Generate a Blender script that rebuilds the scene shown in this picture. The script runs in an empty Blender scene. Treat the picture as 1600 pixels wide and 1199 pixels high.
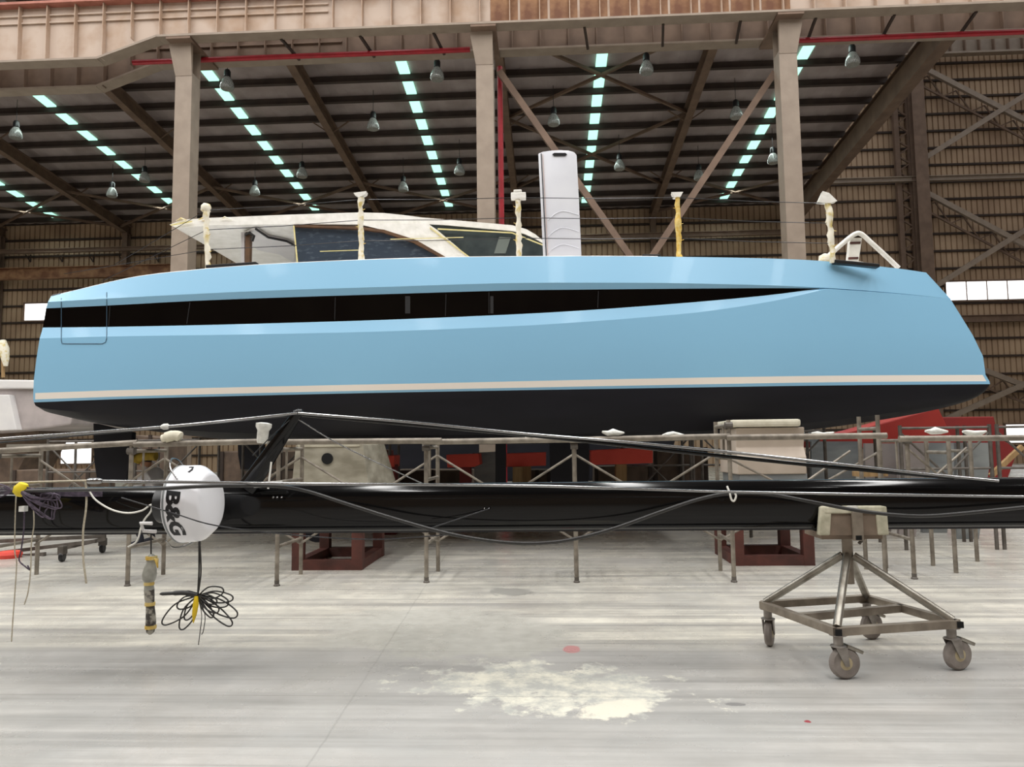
import bpy, bmesh, math, random
from mathutils import Vector as V, Matrix
R = math.radians
random.seed(7)
sc = bpy.context.scene
C = sc.collection

# ------------------------------------------------------------------ camera
F = 1155.0                                  # focal length in pixels of the 1600x1199 frame
EYE = V((0, 0, 1.5))
ROT = Matrix.Rotation(R(2.8), 3, 'Z') @ Matrix.Rotation(R(94.73), 3, 'X') @ Matrix.Rotation(R(-.7), 3, 'Z')
cd = bpy.data.cameras.new('camera'); cam = bpy.data.objects.new('camera', cd); C.objects.link(cam)
cd.sensor_fit = 'HORIZONTAL'; cd.sensor_width = 36; cd.lens = F / 1600 * 36; cd.clip_end = 500
cam.matrix_world = Matrix.Translation(EYE) @ ROT.to_4x4()
sc.camera = cam

# ------------------------------------------------------------------ world, light, exposure
w = bpy.data.worlds.new('world'); sc.world = w; w.use_nodes = True
w.node_tree.nodes['Background'].inputs[0].default_value = (.95, .97, 1, 1)
w.node_tree.nodes['Background'].inputs[1].default_value = .6
sc.view_settings.view_transform = 'Standard'; sc.view_settings.look = 'None'
sc.view_settings.gamma = 1; sc.view_settings.use_curve_mapping = False
sc.view_settings.exposure = 0.0
COLX = [-10.2 + 8.45 * k for k in range(-4, 5)]      # column grid


def area(name, loc, rot, sx, sy, power, col):
    d = bpy.data.lights.new(name, 'AREA'); d.shape = 'RECTANGLE'; d.size = sx; d.size_y = sy
    d.energy = power; d.color = col
    o = bpy.data.objects.new(name, d); C.objects.link(o); o.location = loc; o.rotation_euler = rot


for k, x in enumerate(COLX[:-1]):                     # skylight strips of the high hall over the camera
    area('hall_skylight', (x + 4.2, 4, 20.8), (0, 0, 0), 1.1, 30, 2600, (1, .985, .96))
for x in COLX[1:7]:                                   # skylight rows of the rear aisle
    area('aisle_skylight', (x + 4.225, 36, 16.4), (R(-4.9), 0, 0), .46, 17, 260, (.86, 1, .95))

# ------------------------------------------------------------------ helpers


def ray(px, py):
    return ROT @ V(((px - 800) / F, -(py - 599.5) / F, -1))


def at(px, py, Y):
    d = ray(px, py); return EYE + d * (Y / d.y)


def onz(px, py, z):
    d = ray(px, py); return EYE + d * ((z - EYE.z) / d.z)


def lin(c):
    return tuple(((v / 255) / 12.92 if v / 255 <= .04045 else ((v / 255 + .055) / 1.055) ** 2.4) for v in c) + (1,)


def mat(name, c1, c2=None, rough=.6, metal=0, scale=4, detail=5, lo=.35, hi=.65, bump=0, bscale=None, stretch=(1, 1, 1), emit=0, coat=0, spec=.5):
    m = bpy.data.materials.new(name); m.use_nodes = True
    nt = m.node_tree; b = nt.nodes['Principled BSDF']; L = nt.links.new
    b.inputs['Roughness'].default_value = rough; b.inputs['Metallic'].default_value = metal
    b.inputs['Specular IOR Level'].default_value = spec
    b.inputs['Coat Weight'].default_value = coat; b.inputs['Coat Roughness'].default_value = .04
    b.inputs['Base Color'].default_value = lin(c1)
    if c2 or bump:
        tc = nt.nodes.new('ShaderNodeTexCoord'); mp = nt.nodes.new('ShaderNodeMapping'); mp.inputs['Scale'].default_value = stretch
        L(tc.outputs['Object'], mp.inputs[0])
        n = nt.nodes.new('ShaderNodeTexNoise'); n.inputs['Scale'].default_value = scale; n.inputs['Detail'].default_value = detail
        L(mp.outputs[0], n.inputs['Vector'])
    if c2:
        r = nt.nodes.new('ShaderNodeValToRGB'); r.color_ramp.elements[0].position = lo; r.color_ramp.elements[1].position = hi
        r.color_ramp.elements[0].color = lin(c1); r.color_ramp.elements[1].color = lin(c2)
        L(n.outputs['Fac'], r.inputs[0]); L(r.outputs[0], b.inputs['Base Color'])
    if bump:
        n2 = n
        if bscale:
            n2 = nt.nodes.new('ShaderNodeTexNoise'); n2.inputs['Scale'].default_value = bscale; L(mp.outputs[0], n2.inputs['Vector'])
        bp = nt.nodes.new('ShaderNodeBump'); bp.inputs['Strength'].default_value = bump; bp.inputs['Distance'].default_value = .02
        L(n2.outputs['Fac'], bp.inputs['Height']); L(bp.outputs[0], b.inputs['Normal'])
    if emit:
        b.inputs['Emission Color'].default_value = lin(c1); b.inputs['Emission Strength'].default_value = emit
    return m


class MB:
    def __init__(s): s.v = []; s.f = []

    def add(s, vs, fs):
        n = len(s.v); s.v += [V(p) for p in vs]; s.f += [tuple(i + n for i in f) for f in fs]; return s

    def box(s, a, b):
        x0, y0, z0 = a; x1, y1, z1 = b
        return s.add([(x0, y0, z0), (x1, y0, z0), (x1, y1, z0), (x0, y1, z0), (x0, y0, z1), (x1, y0, z1), (x1, y1, z1), (x0, y1, z1)],
                     [(0, 3, 2, 1), (4, 5, 6, 7), (0, 1, 5, 4), (1, 2, 6, 5), (2, 3, 7, 6), (3, 0, 4, 7)])

    def bar(s, p, q, w_, h, up=(0, 0, 1)):            # rectangular bar from p to q
        p = V(p); q = V(q); d = (q - p).normalized(); up = V(up)
        if abs(d.dot(up)) > .98: up = V((0, 1, 0))
        sx = d.cross(up).normalized() * w_ / 2; sz = sx.cross(d).normalized() * h / 2
        return s.add([p - sx - sz, p + sx - sz, p + sx + sz, p - sx + sz, q - sx - sz, q + sx - sz, q + sx + sz, q - sx + sz],
                     [(0, 1, 2, 3), (7, 6, 5, 4), (0, 4, 5, 1), (1, 5, 6, 2), (2, 6, 7, 3), (3, 7, 4, 0)])

    def tube(s, pts, r, n=8, cap=True):               # r: number or list
        pts = [V(p) for p in pts]; m = len(pts); rs = r if isinstance(r, (list, tuple)) else [r] * m
        vs = []; up = None
        for i, p in enumerate(pts):
            d = (pts[min(i + 1, m - 1)] - pts[max(i - 1, 0)])
            d = d.normalized() if d.length > 1e-9 else V((0, 0, 1))
            if up is None:
                up = V((0, 0, 1)) if abs(d.z) < .9 else V((0, 1, 0))
            a = d.cross(up)
            a = a.normalized() if a.length > 1e-6 else V((1, 0, 0))
            b = a.cross(d).normalized(); up = b
            vs += [p + (a * math.cos(t) + b * math.sin(t)) * rs[i] for t in [2 * math.pi * k / n for k in range(n)]]
        fs = [(i * n + k, i * n + (k + 1) % n, (i + 1) * n + (k + 1) % n, (i + 1) * n + k) for i in range(m - 1) for k in range(n)]
        if cap: fs += [tuple(range(n - 1, -1, -1)), tuple((m - 1) * n + k for k in range(n))]
        return s.add(vs, fs)

    def prism(s, near, far):                          # two matching outlines
        n = len(near)
        return s.add(list(near) + list(far), [tuple(range(n)), tuple(range(2 * n - 1, n - 1, -1))] + [(i, i + n, (i + 1) % n + n, (i + 1) % n) for i in range(n)])

    def lathe(s, prof, axis_p, axis_d, n=20):         # prof: (radius, along)
        p = V(axis_p); d = V(axis_d).normalized(); u = d.orthogonal().normalized(); v = d.cross(u); m = len(prof)
        vs = [p + d * a + (u * math.cos(t) + v * math.sin(t)) * max(r, 1e-4) for r, a in prof for t in [2 * math.pi * k / n for k in range(n)]]
        fs = [(i * n + k, i * n + (k + 1) % n, (i + 1) * n + (k + 1) % n, (i + 1) * n + k) for i in range(m - 1) for k in range(n)]
        fs += [tuple(range(n - 1, -1, -1)), tuple((m - 1) * n + k for k in range(n))]
        return s.add(vs, fs)

    def build(s, name, m, parent=None, smooth=None, bevel=0):
        if parent is not None:
            base = parent.matrix_world.translation if False else wloc(parent)
        else:
            xs = [p.x for p in s.v]; ys = [p.y for p in s.v]; zs = [p.z for p in s.v]
            base = V(((min(xs) + max(xs)) / 2, (min(ys) + max(ys)) / 2, min(zs)))
        me = bpy.data.meshes.new(name); me.from_pydata([p - base for p in s.v], [], s.f)
        bm = bmesh.new(); bm.from_mesh(me); bmesh.ops.recalc_face_normals(bm, faces=bm.faces)
        if bevel: bmesh.ops.bevel(bm, geom=bm.edges[:], offset=bevel, segments=2, affect='EDGES', profile=.6)
        bm.to_mesh(me); bm.free()
        me.materials.append(m)
        if smooth is not None:
            me.polygons.foreach_set('use_smooth', [True] * len(me.polygons)); me.set_sharp_from_angle(angle=R(smooth))
        o = bpy.data.objects.new(name, me); C.objects.link(o)
        if parent is not None: o.parent = parent
        else: o.location = base
        return o


def wloc(o):
    p = o.location.copy()
    while o.parent: o = o.parent; p += o.location
    return p


def tag(o, label, cat, group=None):
    o['label'] = label; o['category'] = cat
    if group: o['group'] = group
    return o


def struct(o, label, cat='structure'):
    o['kind'] = 'structure'; o['label'] = label; o['category'] = cat; return o


def thing(name, loc, label, cat, group=None):
    o = bpy.data.objects.new(name, None); C.objects.link(o); o.location = loc; o.empty_display_size = .2
    return tag(o, label, cat, group)


def dup(o, off=(0, 0, 0), parent='same'):             # one object, sharing its mesh
    c = o.copy(); C.objects.link(c); c.location = o.location + V(off)
    if parent != 'same': c.parent = parent
    return c


def dup_tree(o, off, label=None, rz=0, parent=None):
    c = o.copy(); C.objects.link(c); c.parent = parent
    if parent is None: c.location = o.location + V(off); c.rotation_euler.z += rz
    if label: c['label'] = label
    for ch in o.children: dup_tree(ch, off, None, 0, c)
    return c


def curve(pts, n=6):                                  # Catmull-Rom through points
    pts = [V(p) for p in pts]; P = [pts[0] * 2 - pts[1]] + pts + [pts[-1] * 2 - pts[-2]]; out = []
    for i in range(1, len(P) - 2):
        a, b, c, d = P[i - 1:i + 3]
        for k in range(n):
            t = k / n
            out.append(.5 * (2 * b + (c - a) * t + (2 * a - 5 * b + 4 * c - d) * t * t + (3 * b - a - 3 * c + d) * t ** 3))
    return out + [pts[-1]]


def herm(pts, x):                                     # smooth y(x) through points
    if x <= pts[0][0]: i = 0
    else: i = max(k for k in range(len(pts)) if pts[k][0] <= x)
    i = min(i, len(pts) - 2)

    def sl(k):
        if k == 0: return (pts[1][1] - pts[0][1]) / (pts[1][0] - pts[0][0])
        if k == len(pts) - 1: return (pts[-1][1] - pts[-2][1]) / (pts[-1][0] - pts[-2][0])
        return (pts[k + 1][1] - pts[k - 1][1]) / (pts[k + 1][0] - pts[k - 1][0])
    h = pts[i + 1][0] - pts[i][0]; t = (x - pts[i][0]) / h
    return (2 * t ** 3 - 3 * t * t + 1) * pts[i][1] + (t ** 3 - 2 * t * t + t) * h * sl(i) + (-2 * t ** 3 + 3 * t * t) * pts[i + 1][1] + (t ** 3 - t * t) * h * sl(i + 1)


# ------------------------------------------------------------------ materials
M = {}
M['steel_beige'] = mat('beige painted steel', (136, 121, 107), (148, 133, 118), .55, scale=2.5, bump=.05)
M['steel_dusty'] = mat('dusty girder paint', (184, 165, 150), (156, 126, 100), .6, scale=1.1, detail=7, lo=.45, hi=.75)
M['steel_rust'] = mat('rusty girder', (150, 112, 80), (104, 66, 44), .75, scale=2.2, detail=8)
M['steel_brown'] = mat('brown structural steel', (120, 98, 82), (104, 84, 70), .7, scale=2)
M['purlin'] = mat('dark purlin steel', (70, 58, 52), (58, 48, 44), .7, scale=1.5)
M['roof'] = mat('roof sheet', (176, 162, 160), (152, 138, 134), .6, scale=.7)
M['siding'] = mat('brown wall sheet', (184, 158, 130), (154, 128, 104), .7, scale=.35, detail=6)
M['girt'] = mat('dark girt', (62, 48, 40), (50, 40, 34), .8, scale=2)
M['sky_pane'] = mat('skylight sheet', (186, 252, 228), emit=1.2)
M['daylight'] = mat('window daylight', (255, 255, 255), emit=2.2)
M['red_pipe'] = mat('red pipe', (170, 30, 44), (150, 24, 36), .45)
M['blue'] = mat('light blue gelcoat', (142, 195, 228), rough=.34, coat=.06)
M['glass_black'] = mat('black hull glass', (3, 3, 4), rough=.06, spec=.2)
M['stripe'] = mat('cream stripe', (244, 236, 226), rough=.3)
M['anti'] = mat('black antifouling', (29, 29, 35), (23, 23, 28), .5, spec=.2, scale=1.2, stretch=(.4, 1, 3))
M['white_gel'] = mat('white gelcoat', (226, 224, 222), (214, 212, 212), .35, scale=2)
M['film'] = mat('white protective film', (246, 244, 238), (232, 230, 222), .35, scale=7, bump=.5, bscale=9)
M['grey_gel'] = mat('grey underside', (196, 192, 192), (184, 180, 180), .45, scale=2)
M['board'] = mat('white board', (232, 234, 240), (222, 224, 232), .25, scale=1.5)
M['film_glass'] = mat('film covered glass', (58, 68, 80), (92, 102, 112), .2, scale=9, detail=8, lo=.55, hi=.8, stretch=(1, 1, 2.4))
M['dark_glass'] = mat('dark glass', (52, 60, 62), (70, 78, 78), .12, scale=3)
M['tape'] = mat('yellowed masking tape', (234, 228, 210), (210, 190, 120), .6, scale=11, lo=.5, hi=.66, bump=.6)
M['tape_yellow'] = mat('yellow tape', (214, 172, 58), (228, 208, 140), .6, scale=16, bump=.5)
M['tape_line'] = mat('pale yellow masking line', (226, 214, 160), (214, 200, 130), .6, scale=9)
M['black_fit'] = mat('black fitting', (22, 22, 24), rough=.4)
M['brown_trim'] = mat('brown trim', (104, 74, 48), (78, 54, 36), .5, scale=6)
M['carbon'] = mat('black mast paint', (12, 12, 13), (17, 16, 16), .1, scale=1.3, stretch=(.2, 1, 1), spec=.32)
M['rod'] = mat('polished rod', (150, 150, 150), rough=.22, metal=1)
M['rod_dark'] = mat('dark rod', (58, 58, 60), rough=.3, metal=.7)
M['cable'] = mat('black rubber cable', (44, 43, 42), rough=.42)
M['rope'] = mat('beige rope', (196, 188, 168), (170, 160, 140), .8, scale=60)
M['rope_white'] = mat('white rope', (226, 224, 216), rough=.7)
M['rope_purple'] = mat('purple grey rope', (98, 86, 102), (62, 54, 66), .8, scale=40)
M['radome'] = mat('white radome', (238, 238, 242), rough=.22)
M['ink'] = mat('black lettering', (20, 20, 24), rough=.4)
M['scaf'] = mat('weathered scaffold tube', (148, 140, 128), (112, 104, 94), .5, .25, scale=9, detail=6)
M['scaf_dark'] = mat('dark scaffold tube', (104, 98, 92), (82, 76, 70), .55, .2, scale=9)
M['plank'] = mat('grey plank', (150, 144, 134), (122, 116, 106), .8, scale=5, stretch=(.3, 3, 3))
M['galv'] = mat('trolley steel', (156, 146, 132), (124, 114, 102), .45, .35, scale=8, detail=6)
M['galv_leg'] = mat('zinc tube', (172, 168, 158), (130, 124, 114), .35, .7, scale=9, detail=6)
M['tyre'] = mat('worn rubber tyre', (150, 142, 136), (124, 116, 110), .8, scale=12)
M['caster'] = mat('caster steel', (158, 152, 146), (128, 122, 116), .4, .5, scale=14)
M['hub'] = mat('tan hub', (178, 164, 132), rough=.5)
M['hole'] = mat('open tube end', (10, 10, 10), rough=.9)
M['foam'] = mat('beige foam carpet', (200, 194, 172), (172, 168, 146), .9, scale=14, bump=.4)
M['saddle'] = mat('saddle steel', (146, 128, 112), (120, 106, 92), .55, .2, scale=6)
M['red_frame'] = mat('red oxide frame', (100, 56, 48), (76, 46, 40), .7, scale=5)
M['plaster'] = mat('weathered plywood box', (172, 166, 150), (128, 122, 106), .85, scale=2.6, detail=8, bump=.2, stretch=(1, 1, 2.2))
M['plaster_pink'] = mat('smooth beige block', (206, 192, 178), (186, 172, 158), .7, scale=2)
M['cushion'] = mat('cream carpet pad', (220, 214, 196), (200, 194, 174), .9, scale=7, bump=.4)
M['red_hull'] = mat('red primer', (164, 44, 34), (140, 36, 30), .55, scale=1.2)
M['red_dark'] = mat('dark red primer', (126, 26, 24), (110, 22, 22), .6, scale=1.2)
M['red_beam'] = mat('bright red beam', (232, 78, 60), (220, 68, 54), .5, scale=2)
M['panel'] = mat('grey panel', (146, 150, 150), (118, 122, 124), .4, scale=1.6, detail=7, stretch=(1, 1, 3))
M['panel_pale'] = mat('pale panel', (178, 168, 166), (156, 148, 146), .6, scale=2)
M['wood'] = mat('timber', (170, 140, 98), (146, 116, 78), .8, scale=3, stretch=(6, 6, .6))
M['clutter'] = mat('dusty brown crate', (108, 90, 76), (84, 70, 60), .85, scale=4)
M['skin'] = mat('skin', (176, 128, 100), rough=.6)
M['shirt'] = mat('white shirt', (206, 204, 206), (192, 190, 194), .85, scale=5)
M['hairm'] = mat('black hair', (20, 17, 16), rough=.7)
M['jeans'] = mat('dark trousers', (46, 48, 58), rough=.85)
M['lamp_glass'] = mat('prismatic lamp glass', (168, 170, 166), (110, 112, 110), .12, scale=26)
M['white_bag'] = mat('crumpled white plastic', (230, 230, 224), (206, 206, 200), .5, scale=18, bump=.6)
M['bag_clear'] = mat('cloudy plastic wrap', (186, 186, 178), (150, 150, 140), .35, scale=14, bump=.6)

# floor material: worn concrete with scuffs, a pale splash of filler, a red stain, joints


def floor_mat():
    m = bpy.data.materials.new('worn painted concrete'); m.use_nodes = True
    nt = m.node_tree; N = nt.nodes.new; L = nt.links.new; b = nt.nodes['Principled BSDF']
    tc = N('ShaderNodeTexCoord')

    def mapping(scale, rotz=0):
        mp = N('ShaderNodeMapping'); mp.inputs['Scale'].default_value = scale; mp.inputs['Rotation'].default_value = (0, 0, R(rotz))
        L(tc.outputs['Object'], mp.inputs[0]); return mp.outputs[0]

    def noise(vec, s, d=6, rough=.6):
        n = N('ShaderNodeTexNoise'); n.inputs['Scale'].default_value = s; n.inputs['Detail'].default_value = d; n.inputs['Roughness'].default_value = rough
        L(vec, n.inputs['Vector']); return n.outputs['Fac']

    def ramp(fac, a, b_, c0=0, c1=1):
        r = N('ShaderNodeMapRange'); r.inputs[1].default_value = a; r.inputs[2].default_value = b_
        r.inputs[3].default_value = c0; r.inputs[4].default_value = c1; L(fac, r.inputs[0]); return r.outputs[0]

    def math_(op, a, b_):
        n = N('ShaderNodeMath'); n.operation = op
        for i, v in enumerate((a, b_)):
            if isinstance(v, (int, float)): n.inputs[i].default_value = v
            else: L(v, n.inputs[i])
        return n.outputs[0]

    def mix(fac, a, b_):
        n = N('ShaderNodeMix'); n.data_type = 'RGBA'
        if isinstance(fac, (int, float)): n.inputs[0].default_value = fac
        else: L(fac, n.inputs[0])
        for i, v in ((6, a), (7, b_)):
            if isinstance(v, tuple): n.inputs[i].default_value = lin(v)
            else: L(v, n.inputs[i])
        return n.outputs[2]

    def spot(p, rx, ry, rz, wob, s):                   # soft blob mask with a ragged edge
        sub = N('ShaderNodeVectorMath'); sub.operation = 'SUBTRACT'; L(tc.outputs['Object'], sub.inputs[0]); sub.inputs[1].default_value = (p.x, p.y, 0)
        mp = N('ShaderNodeMapping'); mp.inputs['Rotation'].default_value = (0, 0, R(rz)); mp.inputs['Scale'].default_value = (1, 1, 1); L(sub.outputs[0], mp.inputs[0])
        sc_ = N('ShaderNodeVectorMath'); sc_.operation = 'MULTIPLY'; L(mp.outputs[0], sc_.inputs[0]); sc_.inputs[1].default_value = (1 / rx, 1 / ry, 0)
        ln = N('ShaderNodeVectorMath'); ln.operation = 'LENGTH'; L(sc_.outputs[0], ln.inputs[0])
        n = noise(mapping((1, 1, 1)), s, 8, .7)
        return ramp(math_('ADD', ln.outputs['Value'], math_('MULTIPLY', math_('SUBTRACT', n, .5), wob)), 1.05, .85)

    obj = mapping((1, 1, 1))
    col = mix(ramp(noise(obj, .55, 6), .38, .62), (198, 195, 187), (216, 212, 201))
    sp_ = N('ShaderNodeSeparateXYZ'); L(obj, sp_.inputs[0])
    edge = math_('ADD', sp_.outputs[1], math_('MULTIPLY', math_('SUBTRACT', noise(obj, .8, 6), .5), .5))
    col = mix(ramp(edge, onz(800, 1022, 0).y, onz(800, 1008, 0).y), mix(ramp(noise(obj, .9, 7), .35, .65), (168, 166, 162), (192, 189, 184)), mix(ramp(noise(obj, .7, 6), .38, .62), (208, 204, 192), (222, 217, 203)))  # slab tones change at the joint; near-to-far brightness falloff is also put into them
    col = mix(ramp(noise(obj, 3.2, 9, .75), .42, .7, 0, .7), col, (168, 165, 159))
    for ang, st, sc_, amt in ((8, (.6, 1.4, 1), .9, .5), (-24, (.3, 2.2, 1), 1.2, .55), (62, (.1, 4, 1), 1.4, .7), (2, (.2, 2.5, 1), 1.2, .35), (-58, (.1, 4.2, 1), 1.3, .7), (48, (.08, 5, 1), 1.7, .6)):
        col = mix(ramp(noise(mapping(st, ang), sc_, 7, .62), .5, .68, 0, amt), col, (140, 138, 134))
    col = mix(ramp(noise(mapping((1, 1, 1)), 14, 6, .7), .6, .8, 0, .5), col, (150, 146, 138))
    col = mix(ramp(noise(mapping((1, 1.6, 1), 20), .45, 8, .68), .46, .66, 0, .7), col, (176, 174, 170))
    col = mix(ramp(noise(mapping((.5, 2, 1), 15), 6, 8, .75), .66, .74, 0, .6), col, (226, 224, 214))
    col = mix(spot(onz(690, 985, 0), 1.1, .8, 20, 1.6, 3.2), col, mix(noise(obj, 9, 6), (156, 154, 146), (196, 194, 186)))
    col = mix(spot(onz(850, 1072, 0), .8, .42, 12, 3.6, 3.4), col, mix(ramp(noise(obj, 5, 8, .75), .42, .62), (178, 178, 172), (224, 220, 204)))
    col = mix(spot(onz(960, 1108, 0), .24, .12, -30, 2.2, 5), col, (222, 216, 200))
    col = mix(spot(onz(893, 1015, 0), .065, .11, 0, .5, 12), col, (186, 138, 136))
    col = mix(spot(onz(1150, 1101, 0), .06, .03, 0, 1.4, 24), col, (130, 128, 126))
    col = mix(spot(onz(1262, 1128, 0), .02, .02, 0, 1.6, 60), col, (150, 60, 66))
    col = mix(spot(onz(800, 925, 0), .25, .2, 30, 2.4, 6), col, (150, 148, 142))
    sep = N('ShaderNodeSeparateXYZ'); L(obj, sep.inputs[0])
    for sock, c0 in ((sep.outputs[1], onz(600, 1088, 0).y), (sep.outputs[1], onz(600, 1018, 0).y), (sep.outputs[1], 9.6)):
        ln = math_('ABSOLUTE', math_('SUBTRACT', sock, c0), 0)
        col = mix(ramp(ln, .01, .003, 0, .3), col, (120, 117, 112))
    p, q = onz(500, 1168, 0), onz(672, 905, 0); nrm = V((-(q - p).y, (q - p).x)).normalized()     # slanting crack
    d = math_('SUBTRACT', math_('ADD', math_('MULTIPLY', sep.outputs[0], nrm.x), math_('MULTIPLY', sep.outputs[1], nrm.y)), nrm.x * p.x + nrm.y * p.y)
    d = math_('ADD', d, math_('MULTIPLY', math_('SUBTRACT', noise(obj, 5), .5), .03))
    col = mix(ramp(math_('ABSOLUTE', d, 0), .008, .002, 0, .35), col, (130, 128, 124))
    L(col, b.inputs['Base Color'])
    L(ramp(noise(obj, 1.2), .3, .7, .16, .42), b.inputs['Roughness'])
    bp = N('ShaderNodeBump'); bp.inputs['Strength'].default_value = .08; bp.inputs['Distance'].default_value = .01
    L(noise(obj, 18), bp.inputs['Height']); L(bp.outputs[0], b.inputs['Normal'])
    return m


# ================================================================== STRUCTURE
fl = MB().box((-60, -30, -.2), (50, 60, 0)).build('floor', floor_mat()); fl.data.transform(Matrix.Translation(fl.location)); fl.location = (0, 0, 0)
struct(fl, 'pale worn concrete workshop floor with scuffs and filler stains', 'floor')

# high hall roof over the camera (dark sheet, its skylights are the area lamps)
struct(MB().box((-60, -30, 21.4), (50, 20.3, 21.6)).build('ceiling_hall', M['purlin']), 'dark sheet roof of the high hall overhead', 'ceiling')


struct(MB().box((-60, -30.2, 0), (50, -30, 21.4)).build('wall_front', M['siding']), 'brown sheet wall of the hall behind the viewer', 'wall')
struct(MB().box((-60.2, -30, 0), (-60, 46, 26)).build('wall_left', M['siding']), 'brown sheet wall far to the left', 'wall')
struct(MB().box((50, -30, 0), (50.2, 46, 26)).build('wall_right', M['siding']), 'brown sheet wall far to the right', 'wall')


def roofz(Y): return 17.45 - .086 * (Y - 29.6)


WY = 46.0
XE = 15.2                                              # right end of the aisle roof
# aisle roof: ribbed sheet
mb = MB(); n = 170; x0 = -52; dx = (XE - x0) / n; vs = []
for i in range(n + 1):
    x = x0 + i * dx; k = i % 2
    for Y in (20.3, WY): vs.append((x, Y, roofz(Y) + .27 + (.04 if k else 0)))
for i in range(n + 1):
    x = x0 + i * dx
    for Y in (20.3, WY): vs.append((x, Y, roofz(Y) + .4))
o_ = 2 * (n + 1)
fs = [(2 * i, 2 * i + 1, 2 * i + 3, 2 * i + 2) for i in range(n)] + [(o_ + 2 * i, o_ + 2 * i + 2, o_ + 2 * i + 3, o_ + 2 * i + 1) for i in range(n)]
mb.add(vs, fs)
ceil = struct(mb.build('ceiling', M['roof']), 'grey ribbed sheet roof of the rear aisle on dark purlins', 'ceiling')
PY = [21.2 + 1.58 * k for k in range(16)]
pr = MB().box((x0, PY[0] - .04, roofz(PY[0]) - .02), (XE, PY[0] + .04, roofz(PY[0]) + .27)).add(*[[(x0, PY[0] - .16, roofz(PY[0]) - .02), (XE, PY[0] - .16, roofz(PY[0]) - .02), (XE, PY[0] + .04, roofz(PY[0]) - .02), (x0, PY[0] + .04, roofz(PY[0]) - .02), (x0, PY[0] - .16, roofz(PY[0]) - .045), (XE, PY[0] - .16, roofz(PY[0]) - .045), (XE, PY[0] + .04, roofz(PY[0]) - .045), (x0, PY[0] + .04, roofz(PY[0]) - .045)], [(0, 3, 2, 1), (4, 5, 6, 7), (0, 1, 5, 4), (1, 2, 6, 5), (2, 3, 7, 6), (3, 0, 4, 7)]])
pr = pr.build('purlin', M['purlin'], ceil)
for Y in PY[1:]: dup(pr, (0, Y - PY[0], roofz(Y) - roofz(PY[0])))
# skylight panes between purlins, one row in the middle of each bay
pane = None
for x in COLX[:7]:
    xm = x + 4.225
    if xm > XE: continue
    for k in range(2, 15):
        Ya, Yb = PY[k] + .2, PY[k + 1] - .12
        if pane is None:
            Yr, xr = Ya, xm
            L_ = Yb - Ya; g = .46 / 2
            pane = MB().add([(xm - g, Ya, roofz(Ya) + .2), (xm + g, Ya, roofz(Ya) + .2), (xm + g, Yb, roofz(Yb) + .2), (xm - g, Yb, roofz(Yb) + .2),
                             (xm - g, Ya, roofz(Ya) + .26), (xm + g, Ya, roofz(Ya) + .26), (xm + g, Yb, roofz(Yb) + .26), (xm - g, Yb, roofz(Yb) + .26)],
                            [(0, 3, 2, 1), (4, 5, 6, 7), (0, 1, 5, 4), (1, 2, 6, 5), (2, 3, 7, 6), (3, 0, 4, 7)]).build('skylight_pane', M['sky_pane'], ceil)
        else: dup(pane, (xm - xr, Ya - Yr, roofz(Ya) - roofz(Yr)))


def ibeam(mb, p, q, w_, h, up=(0, 0, 1), t=.04):
    p = V(p); q = V(q); d = (q - p).normalized(); s = d.cross(V(up)).normalized(); u = s.cross(d).normalized()
    mb.bar(p + u * (h / 2 - t / 2), q + u * (h / 2 - t / 2), w_, t, up); mb.bar(p - u * (h / 2 - t / 2), q - u * (h / 2 - t / 2), w_, t, up)
    mb.bar(p, q, t * .7, h - 2 * t, up); return mb


raf = ibeam(MB(), (COLX[0], 20.3, roofz(20.3) - .36), (COLX[0], WY, roofz(WY) - .36), .34, .62).build('rafter', M['steel_brown'], ceil)
for x in COLX[1:7]: dup(raf, (x - COLX[0], 0, 0))
dup(raf, (XE - COLX[0], 0, 0))
# knee of the right end frame and fly braces
MB().bar((XE - .1, 24, roofz(24) - .9), (XE - .1, WY, roofz(WY) - 1.0), .5, .9).build('end_rafter', M['steel_brown'], ceil)
fb = MB().bar((-.9, 0, 0), (0, 0, -.62), .05, .05).bar((.9, 0, 0), (0, 0, -.62), .05, .05)
fbo = None
for x in COLX[2:7]:
    for k in (4, 8, 12):
        p = V((x, PY[k], roofz(PY[k]) - .02))
        if fbo is None:
            t_ = MB(); t_.v = [v + p for v in fb.v]; t_.f = fb.f; fbo = t_.build('fly_brace', M['steel_brown'], ceil); p0 = p
        else: dup(fbo, p - p0)
# roof cross bracing in the middle bay and the bay left of it
for xa, xb in ((COLX[5], COLX[6]),):
    for Ya, Yb in ((27.2, 33.8), (33.8, 41.5)):
        for a, b in ((xa, xb), (xb, xa)):
            MB().bar((a, Ya, roofz(Ya) - .2), (b, Yb, roofz(Yb) - .2), .12, .12).build('roof_brace', M['steel_brown'], ceil)
for xa, xb in ((COLX[1], COLX[2]), (COLX[2], COLX[3]), (COLX[3], COLX[4]), (COLX[4], COLX[5]), (COLX[6], XE)):
    for a, b in ((xa, xb), (xb, xa)):
        MB().bar((a, 39.5, roofz(39.5) - .5), (b, 44.8, roofz(44.8) - .5), .12, .12).build('roof_brace', M['steel_brown'], ceil)

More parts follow.
